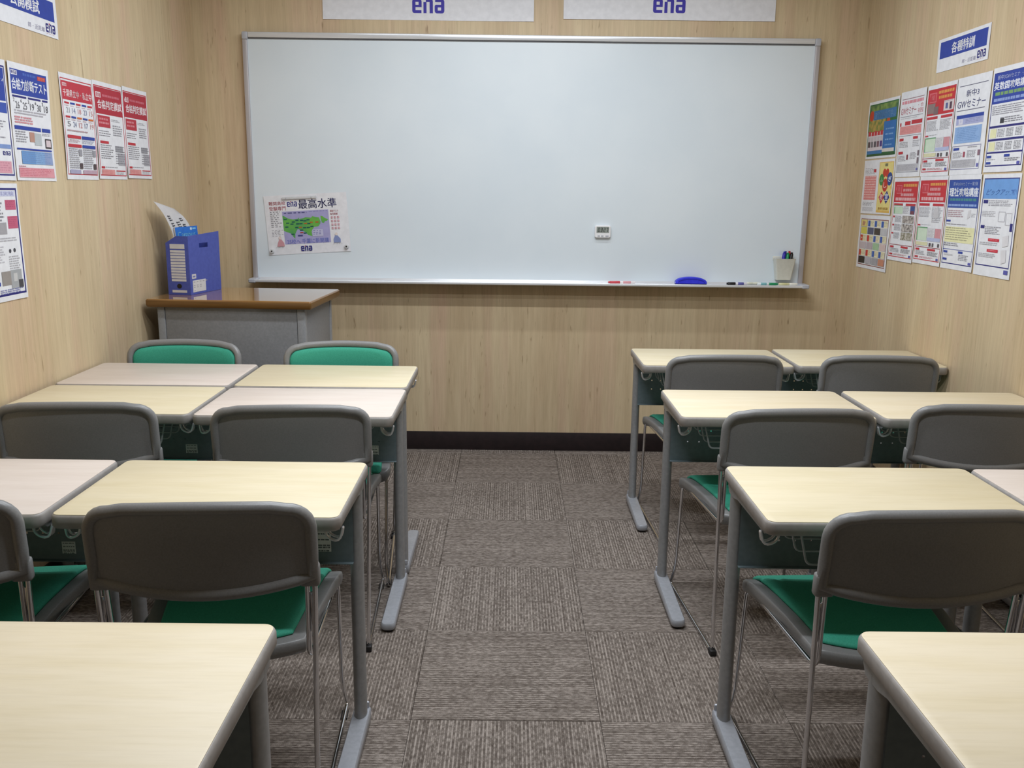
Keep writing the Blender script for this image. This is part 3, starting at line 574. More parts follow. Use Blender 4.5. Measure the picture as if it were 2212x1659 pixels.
for u, v, q in ((.235, .405, 0), (.26, .47, 0), (.31, .49, 0), (.33, .455, 0), (.375, .43, 0), (.43, .435, 0), (.47, .445, 0), (.51, .43, 0), (.38, .49, 0), (.42, .49, 0), (.475, .49, 1), (.545, .475, 1), (.515, .495, 0), (.245, .535, 0), (.365, .55, 0), (.41, .55, 1), (.46, .56, 0), (.505, .56, 0), (.55, .545, 0), (.42, .60, 0), (.42, .64, 2), (.46, .65, 0), (.31, .66, 0), (.615, .475, 1)):
    s.r(u-.018, v-.008, u+.02, v+.012, ('1f5a58', 'b5682c', 'b8402e')[q])
s.r(.37, .68, .43, .705, '4a4a86').r(.55, .60, .68, .715, 'c3c3e0').lines(.56, .615, .67, .70, 3, '7a7ab0', .45)
s.t(.235, .745, .74, .83, '25校へ 千葉に新開講', '6a78c4', .0)
s.t(.785, .285, .885, .32, '選抜テスト', 'cf7a84', .01).t(.785, .335, .875, .37, '毎月開催', 'cf7a84', .01)
for j in range(4):
    for i in range(3): s.r(.79+i*.038, .395+j*.06, .815+i*.038, .43+j*.06, 'dcb4bc').lines(.79+i*.038, .40+j*.06, .815+i*.038, .44+j*.06, 2, '9a6a76', .35)
s.poly([(.12, .80), (.14, .74), (.165, .74), (.195, .80), (.20, .86), (.11, .86)], 'cf9aa2').c(.152, .715, .018, 'e2d4d0').poly([(.80, .78), (.82, .72), (.85, .72), (.885, .78), (.885, .84), (.80, .84)], '8896c4').c(.838, .695, .018, 'e2d8d2')
s.lines(.09, .875, .21, .885, 1, 'a5a4ac').lines(.79, .855, .91, .865, 1, 'a5a4ac').logo(.395, .87, .53, .955, '2f3080', 'b04060'); s.done()
def at_poster(u, v): return Vector((-1.003, 0, 1.327)) + ux*(.42*u) + vz*(.297*v)
for u, v, lab in ((.042, .93, 'round clear magnet on the lower left corner of the map poster'), (.952, .915, 'round clear magnet on the lower right corner of the map poster')):
    p = at_poster(u, v); t = tag(empty('magnet', (p.x, WF-.005, p.z)), lab, 'magnet', 'clear magnets on the whiteboard')
    mb = MB(); ring = lambda r, d: [(r*math.cos(2*math.pi*k/18), -d, r*math.sin(2*math.pi*k/18)) for k in range(18)]
    mb.rings([ring(.0115, 0), ring(.012, .002), ring(.010, .004), ring(.0075, .006), ring(.0075, .010), ring(.010, .0125), ring(.0085, .0145)], M['clear']); mb.build('magnet_body', t)
    mb = MB(); mb.rings([ring(.004, .0147), ring(.004, .0158)], M['black']); mb.build('magnet_core', t)
p = at_poster(.43, .055); t = tag(empty('magnet_clip', (p.x, WF-.005, p.z)), 'clear magnetic bar clip along the top edge of the map poster', 'clip')
tf = lambda q: Matrix.Rotation(-ang, 3, 'Y') @ Vector(q)
mb = MB(); mb.box(-.088, -.007, -.0065, .088, 0, .0065, M['clear'], r=.003, tf=tf); mb.build('clip_bar', t)
for dx in (-.066, .062):
    mb = MB(); mb.rings([[tf((dx+r*math.cos(2*math.pi*k/12), -d, r*math.sin(2*math.pi*k/12))) for k in range(12)] for r, d in ((.0035, .0071), (.003, .0085))], M['cap']); mb.build('clip_pin', t)
# timer 03:27
t = tag(empty('timer', (.7185, WF, 1.170)), 'small white digital timer stuck on the whiteboard', 'timer')
mb = MB(); RX = lambda q: Vector((q[0], -q[2], q[1]))
plate(mb, rounded_rect(-.0405, -.031, .0405, .031, .009), [(.002, .0008), (0, .003), (0, .015), (.003, .018)], M['white'], tf=RX); mb.build('timer_case', t)
mb = MB(); plate(mb, rounded_rect(-.032, -.006, .032, .024, .002), [(0, .0181), (.0005, .0187)], noisy('lcd_grey', '8b928c', '949b95', (50, 50, 50), .25), tf=RX); scr = mb.build('display', t)
SEG = {'0': 'abcdef', '3': 'abgcd', '2': 'abged', '7': 'abc'}
mb = MB()
for ch, x in (('0', -.0255), ('3', -.0125), ('2', .0025), ('7', .0155)):
    a, h, th = .009, .0105, .0022
    R_ = {'a': (0, 2*h-th, a, 2*h), 'g': (0, h-th/2, a, h+th/2), 'd': (0, 0, a, th), 'f': (0, h, th, 2*h), 'b': (a-th, h, a, 2*h), 'e': (0, 0, th, h), 'c': (a-th, 0, a, h)}
    for q in SEG[ch]:
        u0, v0, u1, v1 = R_[q]; mb.add([(x+u+.12*v_, v_-.0015, .0189) for u, v_ in ((u0, v0), (u1, v0), (u1, v1), (u0, v1))], [[0, 1, 2, 3]], M['black'], tf=RX)
for v_ in (.006, .013): mb.add([(.0000, v_-.0015, .0189), (.0018, v_-.0015, .0189), (.0018, v_+.0005, .0189), (.0000, v_+.0005, .0189)], [[0, 1, 2, 3]], M['black'], tf=RX)
mb.build('display_digits', scr, smooth=0)
for x, w_ in ((-.026, .012), (-.008, .012), (.014, .016)):
    mb = MB(); plate(mb, rounded_rect(x, -.026, x+w_, -.018, .002), [(0, .0180), (.0006, .0192)], M['cap'], tf=RX); mb.build('button', t)
# eraser on tray
TT = TZ-.0005
t = tag(empty('whiteboard_eraser', (1.173, WF-.045, TT)), 'blue domed whiteboard eraser lying on the pen tray', 'eraser')
mb = MB(); mb.box(-.078, -.020, .0005, .078, .022, .008, M['felt'], r=.002); mb.build('felt_pad', t)
mb = MB(); N_ = 14; rings_ = []
for d, s_ in ((-.023, .80), (-.0225, .93), (-.018, 1.0), (.018, 1.0), (.0235, .93)):
    rings_.append([(-.080*s_, d, .0065)] + [(.080*s_*math.cos(math.pi-math.pi*k/N_), d, .0085+.031*s_*math.sin(math.pi-math.pi*k/N_)**.8) for k in range(N_+1)] + [(.080*s_, d, .0065)])
mb.rings(rings_, M['eraser']); mb.build('eraser_body', t)
mb = MB(); arc = [(.066*math.cos(math.pi-math.pi*k/N_), -.0234, .010+.019*math.sin(math.pi-math.pi*k/N_)**.8) for k in range(N_+1)]
mb.tube(arc, .0012, noisy('dark_blue_groove', '1a1d9c', '2024a6', (40, 40, 40), .5), 6); mb.build('grip_groove', t)
# magnetic pen cup
CXc, CZ0, CZ1 = 1.648, .938, 1.046
t = tag(empty('pen_cup', (CXc, WF-.001, CZ0)), 'tapered ivory magnetic pen cup at the right end of the whiteboard', 'pen cup')
mb = MB(); Hc = CZ1-CZ0
def cuprect(hw0, dep, ins, z): return [(x, -y, z) for x, y in rounded_rect(-hw0+ins, ins, hw0-ins, dep-ins, max(.002, .006-ins))]
rings_ = [cuprect(.036, .045, 0, 0), cuprect(.050, .060, 0, Hc-.004), cuprect(.0515, .062, 0, Hc), cuprect(.050, .060, .003, Hc), cuprect(.036, .045, .003, .004)]
mb.rings(rings_, M['cupwhite']); mb.build('cup_body', t)
mb = MB(); mb.box(-.0515, -.004, Hc-.01, .0515, 0, Hc+.010, M['cupwhite'], r=.0015); mb.build('cup_back_lip', t)
def marker(name, label, base_, d, col, body='ececf0', L=.125, r=.0075, flat=False, cap_first=False, end=None):
    """board marker: body + cap, along direction d from base_"""
    t = tag(empty(name, base_), label, 'marker', 'whiteboard markers'); d = Vector(d).normalized()
    def cyl(mb, a, b, ra, rb, mat):
        q = Vector((0, 0, 1)) if abs(d.z) < .9 else Vector((1, 0, 0)); u = d.cross(q).normalized(); v = d.cross(u)
        mb.rings([[tuple(d*z+u*(rr*math.cos(2*math.pi*k/14))+v*(rr*math.sin(2*math.pi*k/14))) for k in range(14)] for z, rr in ((a, ra*.9), (a+.001, ra), (b-.001, rb), (b, rb*.9))], mat)
    mb = MB(); cyl(mb, 0, L*.56, r*.94, r*.94, pm(body, .3)); mb.build('barrel', t)
    mb = MB(); cyl(mb, L*.15, L*.45, r*.955, r*.955, pm(end or col, .35)); mb.build('barrel_print', t)
    mb = MB(); cyl(mb, L*.56, L*.94, r, r*.97, pm(col, .3)); mb.build('cap', t)
    mb = MB(); cyl(mb, L*.94, L, r*.72, r*.70, pm(col, .3)); mb.build('cap_tip', t)
    return t
for dx, dy, dz, col, lab in ((-.015, -.031, .006, '2a1fa0', 'blue-violet marker standing foremost in the pen cup'), (-.005, -.0125, .008, '1c3f9a', 'blue marker standing at the back of the pen cup'), (.004, -.031, .001, '128a52', 'green marker standing in the middle of the pen cup'), (.015, -.0125, .009, 'c02a30', 'red marker standing at the back right of the pen cup'), (.0225, -.031, .003, '141416', 'black marker standing at the right of the pen cup')):
    marker('board_marker', lab, (CXc+dx, WF-.001+dy, CZ0+.0056), (.10, 0, 1), col, 'dcdce0', L=.132+dz, r=.0086 if dy < -.03 else .0076)
ry = WF-.055
marker('board_marker', 'white marker with red cap lying on the left part of the tray', (.887, ry, TT+.0082), (-1, 0, 0), 'cf4a55', 'efe9ea', L=.137, end='e0a0a6')
marker('board_marker', 'black-capped marker lying on the tray right of the eraser', (1.458, ry, TT+.0082), (-1, .0, 0), '1c181a', 'dcd8de', L=.104, end='5a5a9a')
marker('board_marker', 'pale cream pen lying on the tray beside the black-capped marker', (1.464, WF-.020, TT+.0078), (1, 0, 0), 'd8d8c4', 'dfdfce', L=.075, r=.006, end='d0d0bc')
marker('board_marker', 'white marker with green cap lying on the tray below the pen cup', (1.512, ry, TT+.0082), (1, 0, 0), '1f8a58', 'dfe6e6', L=.104, end='7ab0b4')
marker('board_marker', 'pale yellow pen lying at the right end of the tray', (1.622, ry, TT+.0082), (1, 0, 0), 'eceade', 'd9d6a8', L=.094, end='cfcb98')

# ------------------------------------------------------------------ teacher's desk + file box
TDZ = .90
td = tag(empty('teacher_desk', (-.931, 1.931, 0), math.radians(-3.0)), 'grey steel teacher lectern desk with varnished brown wooden top in the front corner', 'desk')
HW, HD = .357, .257
mb = MB(); plate(mb, rounded_rect(-HW, -HD, HW, HD, .008), [(.006, TDZ-.034), (0, TDZ-.026), (0, TDZ-.006), (.005, TDZ-.001)], M['varnish_edge']); mb.build('top_edge', td)
mb = MB(); plate(mb, rounded_rect(-HW+.004, -HD+.004, HW-.004, HD-.004, .006), [(0, TDZ-.0025), (.0012, TDZ)], M['varnish']); mb.build('top', td)
bx0, bx1, by0, by1 = -.318, .322, -.232, .232; bz = TDZ-.035
for x0, x1 in ((bx0, bx0+.032), (bx1-.034, bx1)):
    mb = MB(); mb.box(x0, by0, .0, x1, by0+.03, bz, M['steel_l'], r=.003); mb.build('corner_post', td)
    mb = MB(); mb.box(x0, by1-.03, .0, x1, by1, bz, M['steel_l'], r=.003); mb.build('corner_post', td)
mb = MB(); mb.box(bx0+.0335, by0+.003, .03, bx1-.0355, by0+.018, bz, M['steel'], r=.002); mb.build('front_panel', td)
for x0, x1 in ((bx0+.003, bx0+.018), (bx1-.018, bx1-.003)):
    mb = MB(); mb.box(x0, by0+.0315, .03, x1, by1-.0315, bz, M['steel'], r=.002); mb.build('side_panel', td)
mb = MB(); mb.box(bx0+.02, by0+.02, .42, bx1-.02, by1-.02, .44, M['steel'], r=.002); mb.build('shelf', td)

# box file: world corners front (-1.147,1.811), left (-1.274,1.909), right-back (-1.09,2.107)
bf = tag(empty('box_file', (-1.157, 1.846, TDZ+.0006)), 'blue cardboard box file with white index strips on the teacher desk', 'box file')
e1 = Vector((-.98, .19, 0)).normalized(); e2 = Vector((e1.y, -e1.x, 0));  # e1 along spine to the left, e2 into depth
if e2.y < 0: e2 = -e2
SW, SD, SH, SL = .108, .270, .257, .226
def B(a, d, z): return tuple(e1*a+e2*d+Vector((0, 0, z)))
def wallpoly(mb, poly, nrm, th, mat):
    n = len(poly); off = Vector(nrm)*th
    v = [Vector(p) for p in poly]; vv = [tuple(p) for p in v]+[tuple(p+off) for p in v]
    f = [list(range(n)), [n+k for k in range(n)][::-1]]+[[k, (k+1) % n, n+(k+1) % n, n+k] for k in range(n)]
    mb.add(vv, f, mat)
th = .003
mb = MB(); wallpoly(mb, [B(0, 0, 0), B(SW, 0, 0), B(SW, 0, SL), B(SW*.52, 0, SH), B(0, 0, SH)], e2, th, M['boxblue']); mb.build('spine', bf, 0)
# right side panel with hand slot
mb = MB(); hs = (.092, .168, .203, .223)     # d0,d1,z0,z1
top = lambda d: SH+.012*d/SD
ds = [th, hs[0], hs[1], SD]
for k in range(3):
    a, b = ds[k], ds[k+1]
    segs = [(0, top(a), top(b))] if k != 1 else [(0, hs[2], hs[2]), (hs[3], top(a), top(b))]
    for z0, za, zb in segs: wallpoly(mb, [B(0, a, z0), B(0, b, z0), B(0, b, zb), B(0, a, za)], e1, th, M['boxblue'])
mb.build('side_panel', bf, 0)
mb = MB(); wallpoly(mb, [B(SW-th, th, 0), B(SW-th, SD, 0), B(SW-th, SD, SL), B(SW-th, th, SL)], e1, th, M['boxblue']); mb.build('side_panel', bf, 0)
mb = MB(); wallpoly(mb, [B(th, SD-th, 0), B(SW-th, SD-th, 0), B(SW-th, SD-th, SL), B(SW*.52, SD-th, SH), B(th, SD-th, SH)], e2, th, M['boxblue']); mb.build('back_panel', bf, 0)
mb = MB(); wallpoly(mb, [B(th, th, .0005), B(SW-th, th, .0005), B(SW-th, SD-th, .0005), B(th, SD-th, .0005)], (0, 0, 1), th, M['boxblue']); mb.build('bottom_panel', bf, 0)
def sp(a0, a1, z0, z1, mat, name, out=.0008, parent=bf):
    mb = MB(); wallpoly(mb, [B(a0, -.0001, z0), B(a1, -.0001, z0), B(a1, -.0001, z1), B(a0, -.0001, z1)], -e2, out, mat); return mb.build(name, parent, 0)
strip = pm('d4d4d6', .6)
sp(.018, .088, .202, .222, strip, 'index_strip')
for k in range(11): sp(.018, .088, .1855-k*.0126, .1955-k*.0126, strip, 'index_strip')
sp(.018, .088, .010, .021, strip, 'index_strip')
mb = MB(); mb.add([tuple(e1*(.053+.0115*math.cos(2*math.pi*k/18))+Vector((0, 0, .0385+.0105*math.sin(2*math.pi*k/18)))-e2*.0006) for k in range(18)], [list(range(18))], M['black']); mb.build('finger_hole', bf, 0)
def spr(d0, d1, z0, z1, mat, name, out=.0008):
    mb = MB(); wallpoly(mb, [B(-.0001, d0, z0), B(-.0001, d1, z0), B(-.0001, d1, z1), B(-.0001, d0, z1)], -e1, out, mat); return mb.build(name, bf, 0)
st = spr(.020, .130, .010, .062, strip, 'side_label')
mb = MB(); rr = random.Random(9)
for z0, n_ in ((.053, 5), (.030, 3), (.038, 3), (.014, 1)):
    for k in range(n_):
        d0 = .026+k*.026; mb.add([B(-.0011, d, z) for d, z in ((d0, z0), (d0+.014, z0), (d0+.014, z0+.0035), (d0, z0+.0035))], [[0, 1, 2, 3]], pm('a8a8b0'))
mb.build('label_print', st, 0)
lg = spr(.016, .050, .070, .090, strip, 'logo_label')
mb = MB(); mb.add([B(-.0011, d, z) for d, z in ((.022, .076), (.044, .076), (.044, .083), (.022, .083))], [[0, 1, 2, 3]], pm('7a80b8')); mb.build('label_print', lg, 0)
# notebook and curled paper standing in the box
F0 = Vector((-1.157, 1.846, TDZ))
nb = tag(empty('notebook', F0), 'blue notebook standing in the box file', 'notebook')
def slabq(mb, P, off, t_, mat):      # P: near-low, far-low, far-high, near-high in (a, d, z); thickness t_ towards the left (+e1)
    q = [e1*(a_+off)+e2*d_+Vector((0, 0, z_)) for a_, d_, z_ in P]
    wallpoly(mb, [tuple(v_) for v_ in q], e1, t_, mat); return q
NB = [(.046, .022, .005), (.047, .200, .005), (.066, .199, .296), (.070, .021, .293)]
mb = MB(); Q = slabq(mb, NB, 0, .0008, noisy('notebook_blue', '1668c4', '1d72cf', (40, 40, 40), .35)); mb.build('cover', nb, 0)
mb = MB(); slabq(mb, [(x, d+(.001 if d < .1 else -.001), z-.001 if z > .1 else z+.001) for x, d, z in NB], .001, .004, PAPER); mb.build('pages', nb, 0)
def onq(u, v_): return tuple((Q[0]*(1-u)+Q[1]*u)*(1-v_)+(Q[3]*(1-u)+Q[2]*u)*v_-e1*.0006)
vs, fs = text_tris('Campus', .012)
mb = MB(); mb.add([onq(.08+.80*x, .815+.115*y) for x, y in vs], fs, pm('8fd4f4', .35)); mb.build('title_lettering', nb, 0)['kind'] = 'stuff'
mb = MB(); mb.add([onq(x, y) for x, y in ((.66, .945), (.74, .945), (.74, .98), (.66, .98))], [[0, 1, 2, 3]], pm('d9ecf8')); mb.build('cover_badge', nb, 0)
mb = MB(); mb.add([onq(x, y) for x, y in ((.76, .95), (.92, .95), (.92, .975), (.76, .975))], [[0, 1, 2, 3]], pm('7fc0ea')); mb.build('cover_print', nb, 0)
cp = tag(empty('curled_paper', F0), 'long white paper with black lettering curling out of the box file', 'paper')
CL = [(.056, .022, .006), (.063, .022, .12), (.073, .021, .226), (.080, .012, .278), (.088, -.005, .321), (.097, -.028, .362), (.110, -.066, .406)]   # near edge (a, d, z)
CR = [(.060, .215, .006), (.070, .210, .11), (.086, .200, .217), (.096, .192, .290), (.114, .180, .330), (.128, .168, .350), (.146, .152, .371)]       # far edge
def spline(P, t_):
    x = t_*(len(P)-1); i = min(int(x), len(P)-2); f = x-i
    p = [Vector(P[max(0, min(len(P)-1, i+k))]) for k in (-1, 0, 1, 2)]
    return 0.5*(2*p[1]+(p[2]-p[0])*f+(2*p[0]-5*p[1]+4*p[2]-p[3])*f*f+(3*p[1]-p[0]-3*p[2]+p[3])*f**3)
def curl_pt(a, t_):     # a 0 right .. 1 left; t_ 0..1 up along the sheet
    q = spline(CR, t_).lerp(spline(CL, t_), a); return e1*q.x+e2*q.y+Vector((0, 0, q.z))
mb = MB(); nn = 16; v = []; f = []
for side in (0, .0006):
    for k in range(nn+1):
        for a in range(5): v.append(tuple(curl_pt(a/4, k/nn)+e1*side))
o2 = (nn+1)*5
for k in range(nn):
    for a in range(4): q = k*5+a; f.append([q, q+1, q+6, q+5]); f.append([q+o2, q+5+o2, q+6+o2, q+1+o2])
for k in range(nn):
    q = k*5; f.append([q, q+5, q+5+o2, q+o2]); q = k*5+4; f.append([q, q+o2, q+5+o2, q+5])
for a in range(4): q = nn*5+a; f.append([q, q+1, q+1+o2, q+o2])
mb.add(v, f, THIN); mb.build('sheet', cp, 60)
mb = MB(); rr = random.Random(4)
for a0, ts in ((.88, (.74, .70, .66, .60, .56, .52)), (.60, (.60, .56, .52)), (.34, (.66, .62, .54, .51))):
    for t_ in ts:
        w_ = rr.uniform(.14, .20)
        mb.add([tuple(curl_pt(a, q)-e1*.0006+Vector((0, 0, .0004))) for a, q in ((a0, t_), (a0-w_, t_), (a0-w_, t_+.017), (a0, t_+.017))], [[0, 1, 2, 3]], pm('3a3a44'))
        mb.add([tuple(curl_pt(a, q)-e1*.0006+Vector((0, 0, .0004))) for a, q in ((a0-.03, t_-.008), (a0-.06, t_-.008), (a0-.06, t_+.024), (a0-.03, t_+.024))], [[0, 1, 2, 3]], pm('3a3a44'))
mb.build('lettering', cp, 0)

# ------------------------------------------------------------------ student desk (user sits on the -y side)
DW, DD, DZ = .301, .1995, .70
LY = DD-.055                       # leg centre
def make_desk():
    t = empty('student_desk')
    ol = rounded_rect(-DW, -DD, DW, DD, .022)
    mb = MB(); plate(mb, ol, [(.004, DZ-.031), (0, DZ-.026), (0, DZ-.007), (.0022, DZ-.0025), (.005, DZ-.0012)], M['edge']); mb.build('top_edging', t)
    mb = MB(); plate(mb, inset(ol, .0042), [(0, DZ-.003), (0, DZ-.0004), (.0008, DZ)], M['lam_y']); mb.build('tabletop', t)
    for s_ in (-1, 1):
        lx = s_*(DW-.026)
        mb = MB(); el = [(lx+.0165*math.cos(2*math.pi*k/16), LY+.026*math.sin(2*math.pi*k/16)) for k in range(16)]
        mb.rings([[(x, y, z) for x, y in el] for z in (.034, DZ-.045)] , M['leg']); mb.build('leg', t)
        mb = MB(); pr = [(LY+.034, DZ-.0312), (LY+.034, DZ-.044), (LY+.022, DZ-.058), (LY-.024, DZ-.058), (LY-.06, DZ-.050), (-DD+.05, DZ-.044), (-DD+.03, DZ-.0312)]
        mb.rings([[(x, y, z) for y, z in pr] for x in (lx-.016, lx+.016)], M['leg']); mb.build('top_bracket', t, 30)
        # foot: flat-topped bar, rounded front tip
        rings_ = []
        fo = rounded_rect(lx-.0225, -DD+.002, lx+.0225, LY+.034, (.016, .008, .008, .016), 4)
        hz = lambda y: .030+.012*(y+DD)/(2*DD)
        ring = lambda ins, f_: [(x, y, f_(y)) for x, y in (inset(fo, ins) if ins else fo)]
        mb = MB(); mb.rings([ring(.003, lambda y: .008), ring(0, lambda y: .012), ring(0, lambda y: hz(y)-.004), ring(.003, hz)], M['foot'])
        mb.box(lx-.018, LY+.024, .03, lx+.018, LY+.033, .058, M['foot'], r=.004); ft = mb.build('foot', t)
        for y in (-DD+.025, LY+.015):
            mb = MB(); mb.rings([[(lx+r*math.cos(2*math.pi*k/12), y+r*math.sin(2*math.pi*k/12), z) for k in range(12)] for r, z in ((.015, .0), (.016, .003), (.016, .009))], M['rubber']); mb.build('glide', ft)
        # double wire bag hook on the side
        hx = s_*(DW-.041); hy = -DD+.062; zt = DZ-.031
        path = [(hx, hy+.012, zt+.004), (hx, hy+.012, zt-.030), (hx+s_*.030, hy+.010, zt-.042), (hx+s_*.036, hy+.003, zt-.012), (hx+s_*.036, hy-.003, zt-.012), (hx+s_*.030, hy-.010, zt-.042), (hx, hy-.012, zt-.030), (hx, hy-.012, zt+.004)]
        mb = MB(); mb.tube(fillet(path, [0, .016, .018, .003, .003, .018, .016, 0], 4), 0.0031, M['hook'], 8); mb.build('bag_hook', t)
    # perforated modesty panel
    py = LY-.030; x0, x1, z0, z1 = -DW+.029, DW-.029, .470, DZ-.033
    mb = MB(); nx = 14; xs_ = [x0+(x1-x0)*i/nx for i in range(nx+1)]
    rowz = [z0, z0+.048, z0+.048+.038, z0+.048+.076, z0+.048+.114, z1]
    for j in range(5):
        for i in range(nx):
            a, b_x, c, d = xs_[i], xs_[i+1], rowz[j], rowz[j+1]
            if j in (1, 2, 3) and 0 < i < nx-1:
                cx, cz = (a+b_x)/2, (c+d)/2; h = .0021
                sq = [(a, c), (b_x, c), (b_x, d), (a, d)]; hq = [(cx-h, cz-h), (cx+h, cz-h), (cx+h, cz+h), (cx-h, cz+h)]
                mb.add([(x, py, z) for x, z in sq+hq], [[k, (k+1) % 4, 4+(k+1) % 4, 4+k] for k in range(4)], M['panel'])
            else: mb.add([(a, py, c), (b_x, py, c), (b_x, py, d), (a, py, d)], [[0, 1, 2, 3]], M['panel'])
    mb.box(x0, py-.012, z0-.002, x1, py+.001, z0, M['panel']); pn = mb.build('modesty_panel', t, 20)
    # wire book basket: U hoops across the desk
    for k in range(4):
        y = -DD+.030+k*.075; xa = DW-.080; zt = DZ-.031; zb = DZ-.105
        pth = fillet([(-xa, y, zt+.003), (-xa+.018, y, zb), (xa-.018, y, zb), (xa, y, zt+.003)], .014, 4)
        mb = MB(); mb.tube(pth, .0026, M['wire'], 6); mb.build('basket_wire', t)
    return t
def add_sticker(desk, x0, x1, z0, z1):
    """maker's label on the user's side of the modesty panel (desk-local coordinates)"""
    pn = [c for c in desk.children if c.name.startswith('modesty_panel')][0]
    y = LY-.0305; z0 += .015; z1 += .015
    mb = MB(); mb.box(x0, y-.0006, z0, x1, y, z1, pm('e6ecec', .5)); rr = random.Random(int(abs(x0*1000)))
    y2 = y-.0008; h = z1-z0; w_ = x1-x0
    for v in (.90, .62, .34, .24, .08):
        a = x0+w_*.08
        while a < x1-w_*.15:
            e = min(x1-w_*.08, a+w_*rr.uniform(.08, .3)); mb.add([(a, y2, z0+h*v-h*.07), (e, y2, z0+h*v-h*.07), (e, y2, z0+h*v), (a, y2, z0+h*v)], [[0, 1, 2, 3]], pm('6a7478')); a = e+w_*.05
    mb.build('sticker', pn, 0)
desk0 = make_desk()
ROWS = 'student desks'
DESKS = [  # x, y, turn, laminate, label
    (-1.0165, 1.095, 180, 'lam_p', 'pinkish-topped desk beside the left wall, facing back, nearest the teacher desk'),
    (-.402, 1.095, 180, 'lam_y', 'pale yellow desk beside the aisle, facing back, in front of the right green chair back'),
    (-1.013, .683, 0, 'lam_y', 'yellow-topped desk by the left wall, edge to edge with the pinkish front desk'),
    (-.399, .674, 0, 'lam_p', 'pinkish desk beside the aisle on the left, joined to the pale yellow front desk'),
    (-1.018, -.182, 0, 'lam_p', 'pink-topped desk cut by the left edge of the photo, third row'),
    (-.399, -.182, 0, 'lam_y', 'yellow-topped desk left of the aisle in the third row, grey chair pushed in'),
    (-.407, -1.045, 0, 'lam_c', 'cream-topped desk filling the bottom left corner of the photo'),
    (1.079, 1.560, 0, 'lam_y', 'yellowish desk right of the aisle, nearest the whiteboard wall'),
    (1.699, 1.580, 0, 'lam_y', 'desk against the right wall in the front row'),
    (1.074, .715, 0, 'lam_c', 'cream desk right of the aisle in the second row'),
    (1.698, .722, 0, 'lam_c', 'cream desk against the right wall in the second row'),
    (1.088, -.180, 0, 'lam_y', 'yellow-topped desk right of the aisle in the third row'),
    (1.699, -.183, 0, 'lam_p', 'pinkish desk cut by the right edge of the photo, third row'),
    (1.093, -1.050, 0, 'lam_c', 'cream-topped desk filling the bottom right corner of the photo'),
]
desk_obs = []
for i, (x, y, rz, lam, lab) in enumerate(DESKS):
    o = desk0 if i == 0 else copy_tree(desk0)
    desk_obs.append(o)
tops = {}
for (x, y, rz, lam, lab), o in zip(DESKS, desk_obs):
    o.location = (x, y, 0); o.rotation_euler = (0, 0, math.radians(rz)); tag(o, lab, 'desk', ROWS)
    tt = [c for c in o.children if c.name.startswith('tabletop')][0]
    if lam != 'lam_y':
        if lam not in tops:
            me = tt.data.copy(); me.materials[0] = M[lam]; tops[lam] = me
        tt.data = tops[lam]
for i, x0, x1, z0, z1 in ((2, .175, .214, .472, .503), (3, .186, .212, .476, .508), (4, .180, .213, .470, .501), (5, .184, .218, .482, .535)):
    add_sticker(desk_obs[i], x0, x1, z0, z1)

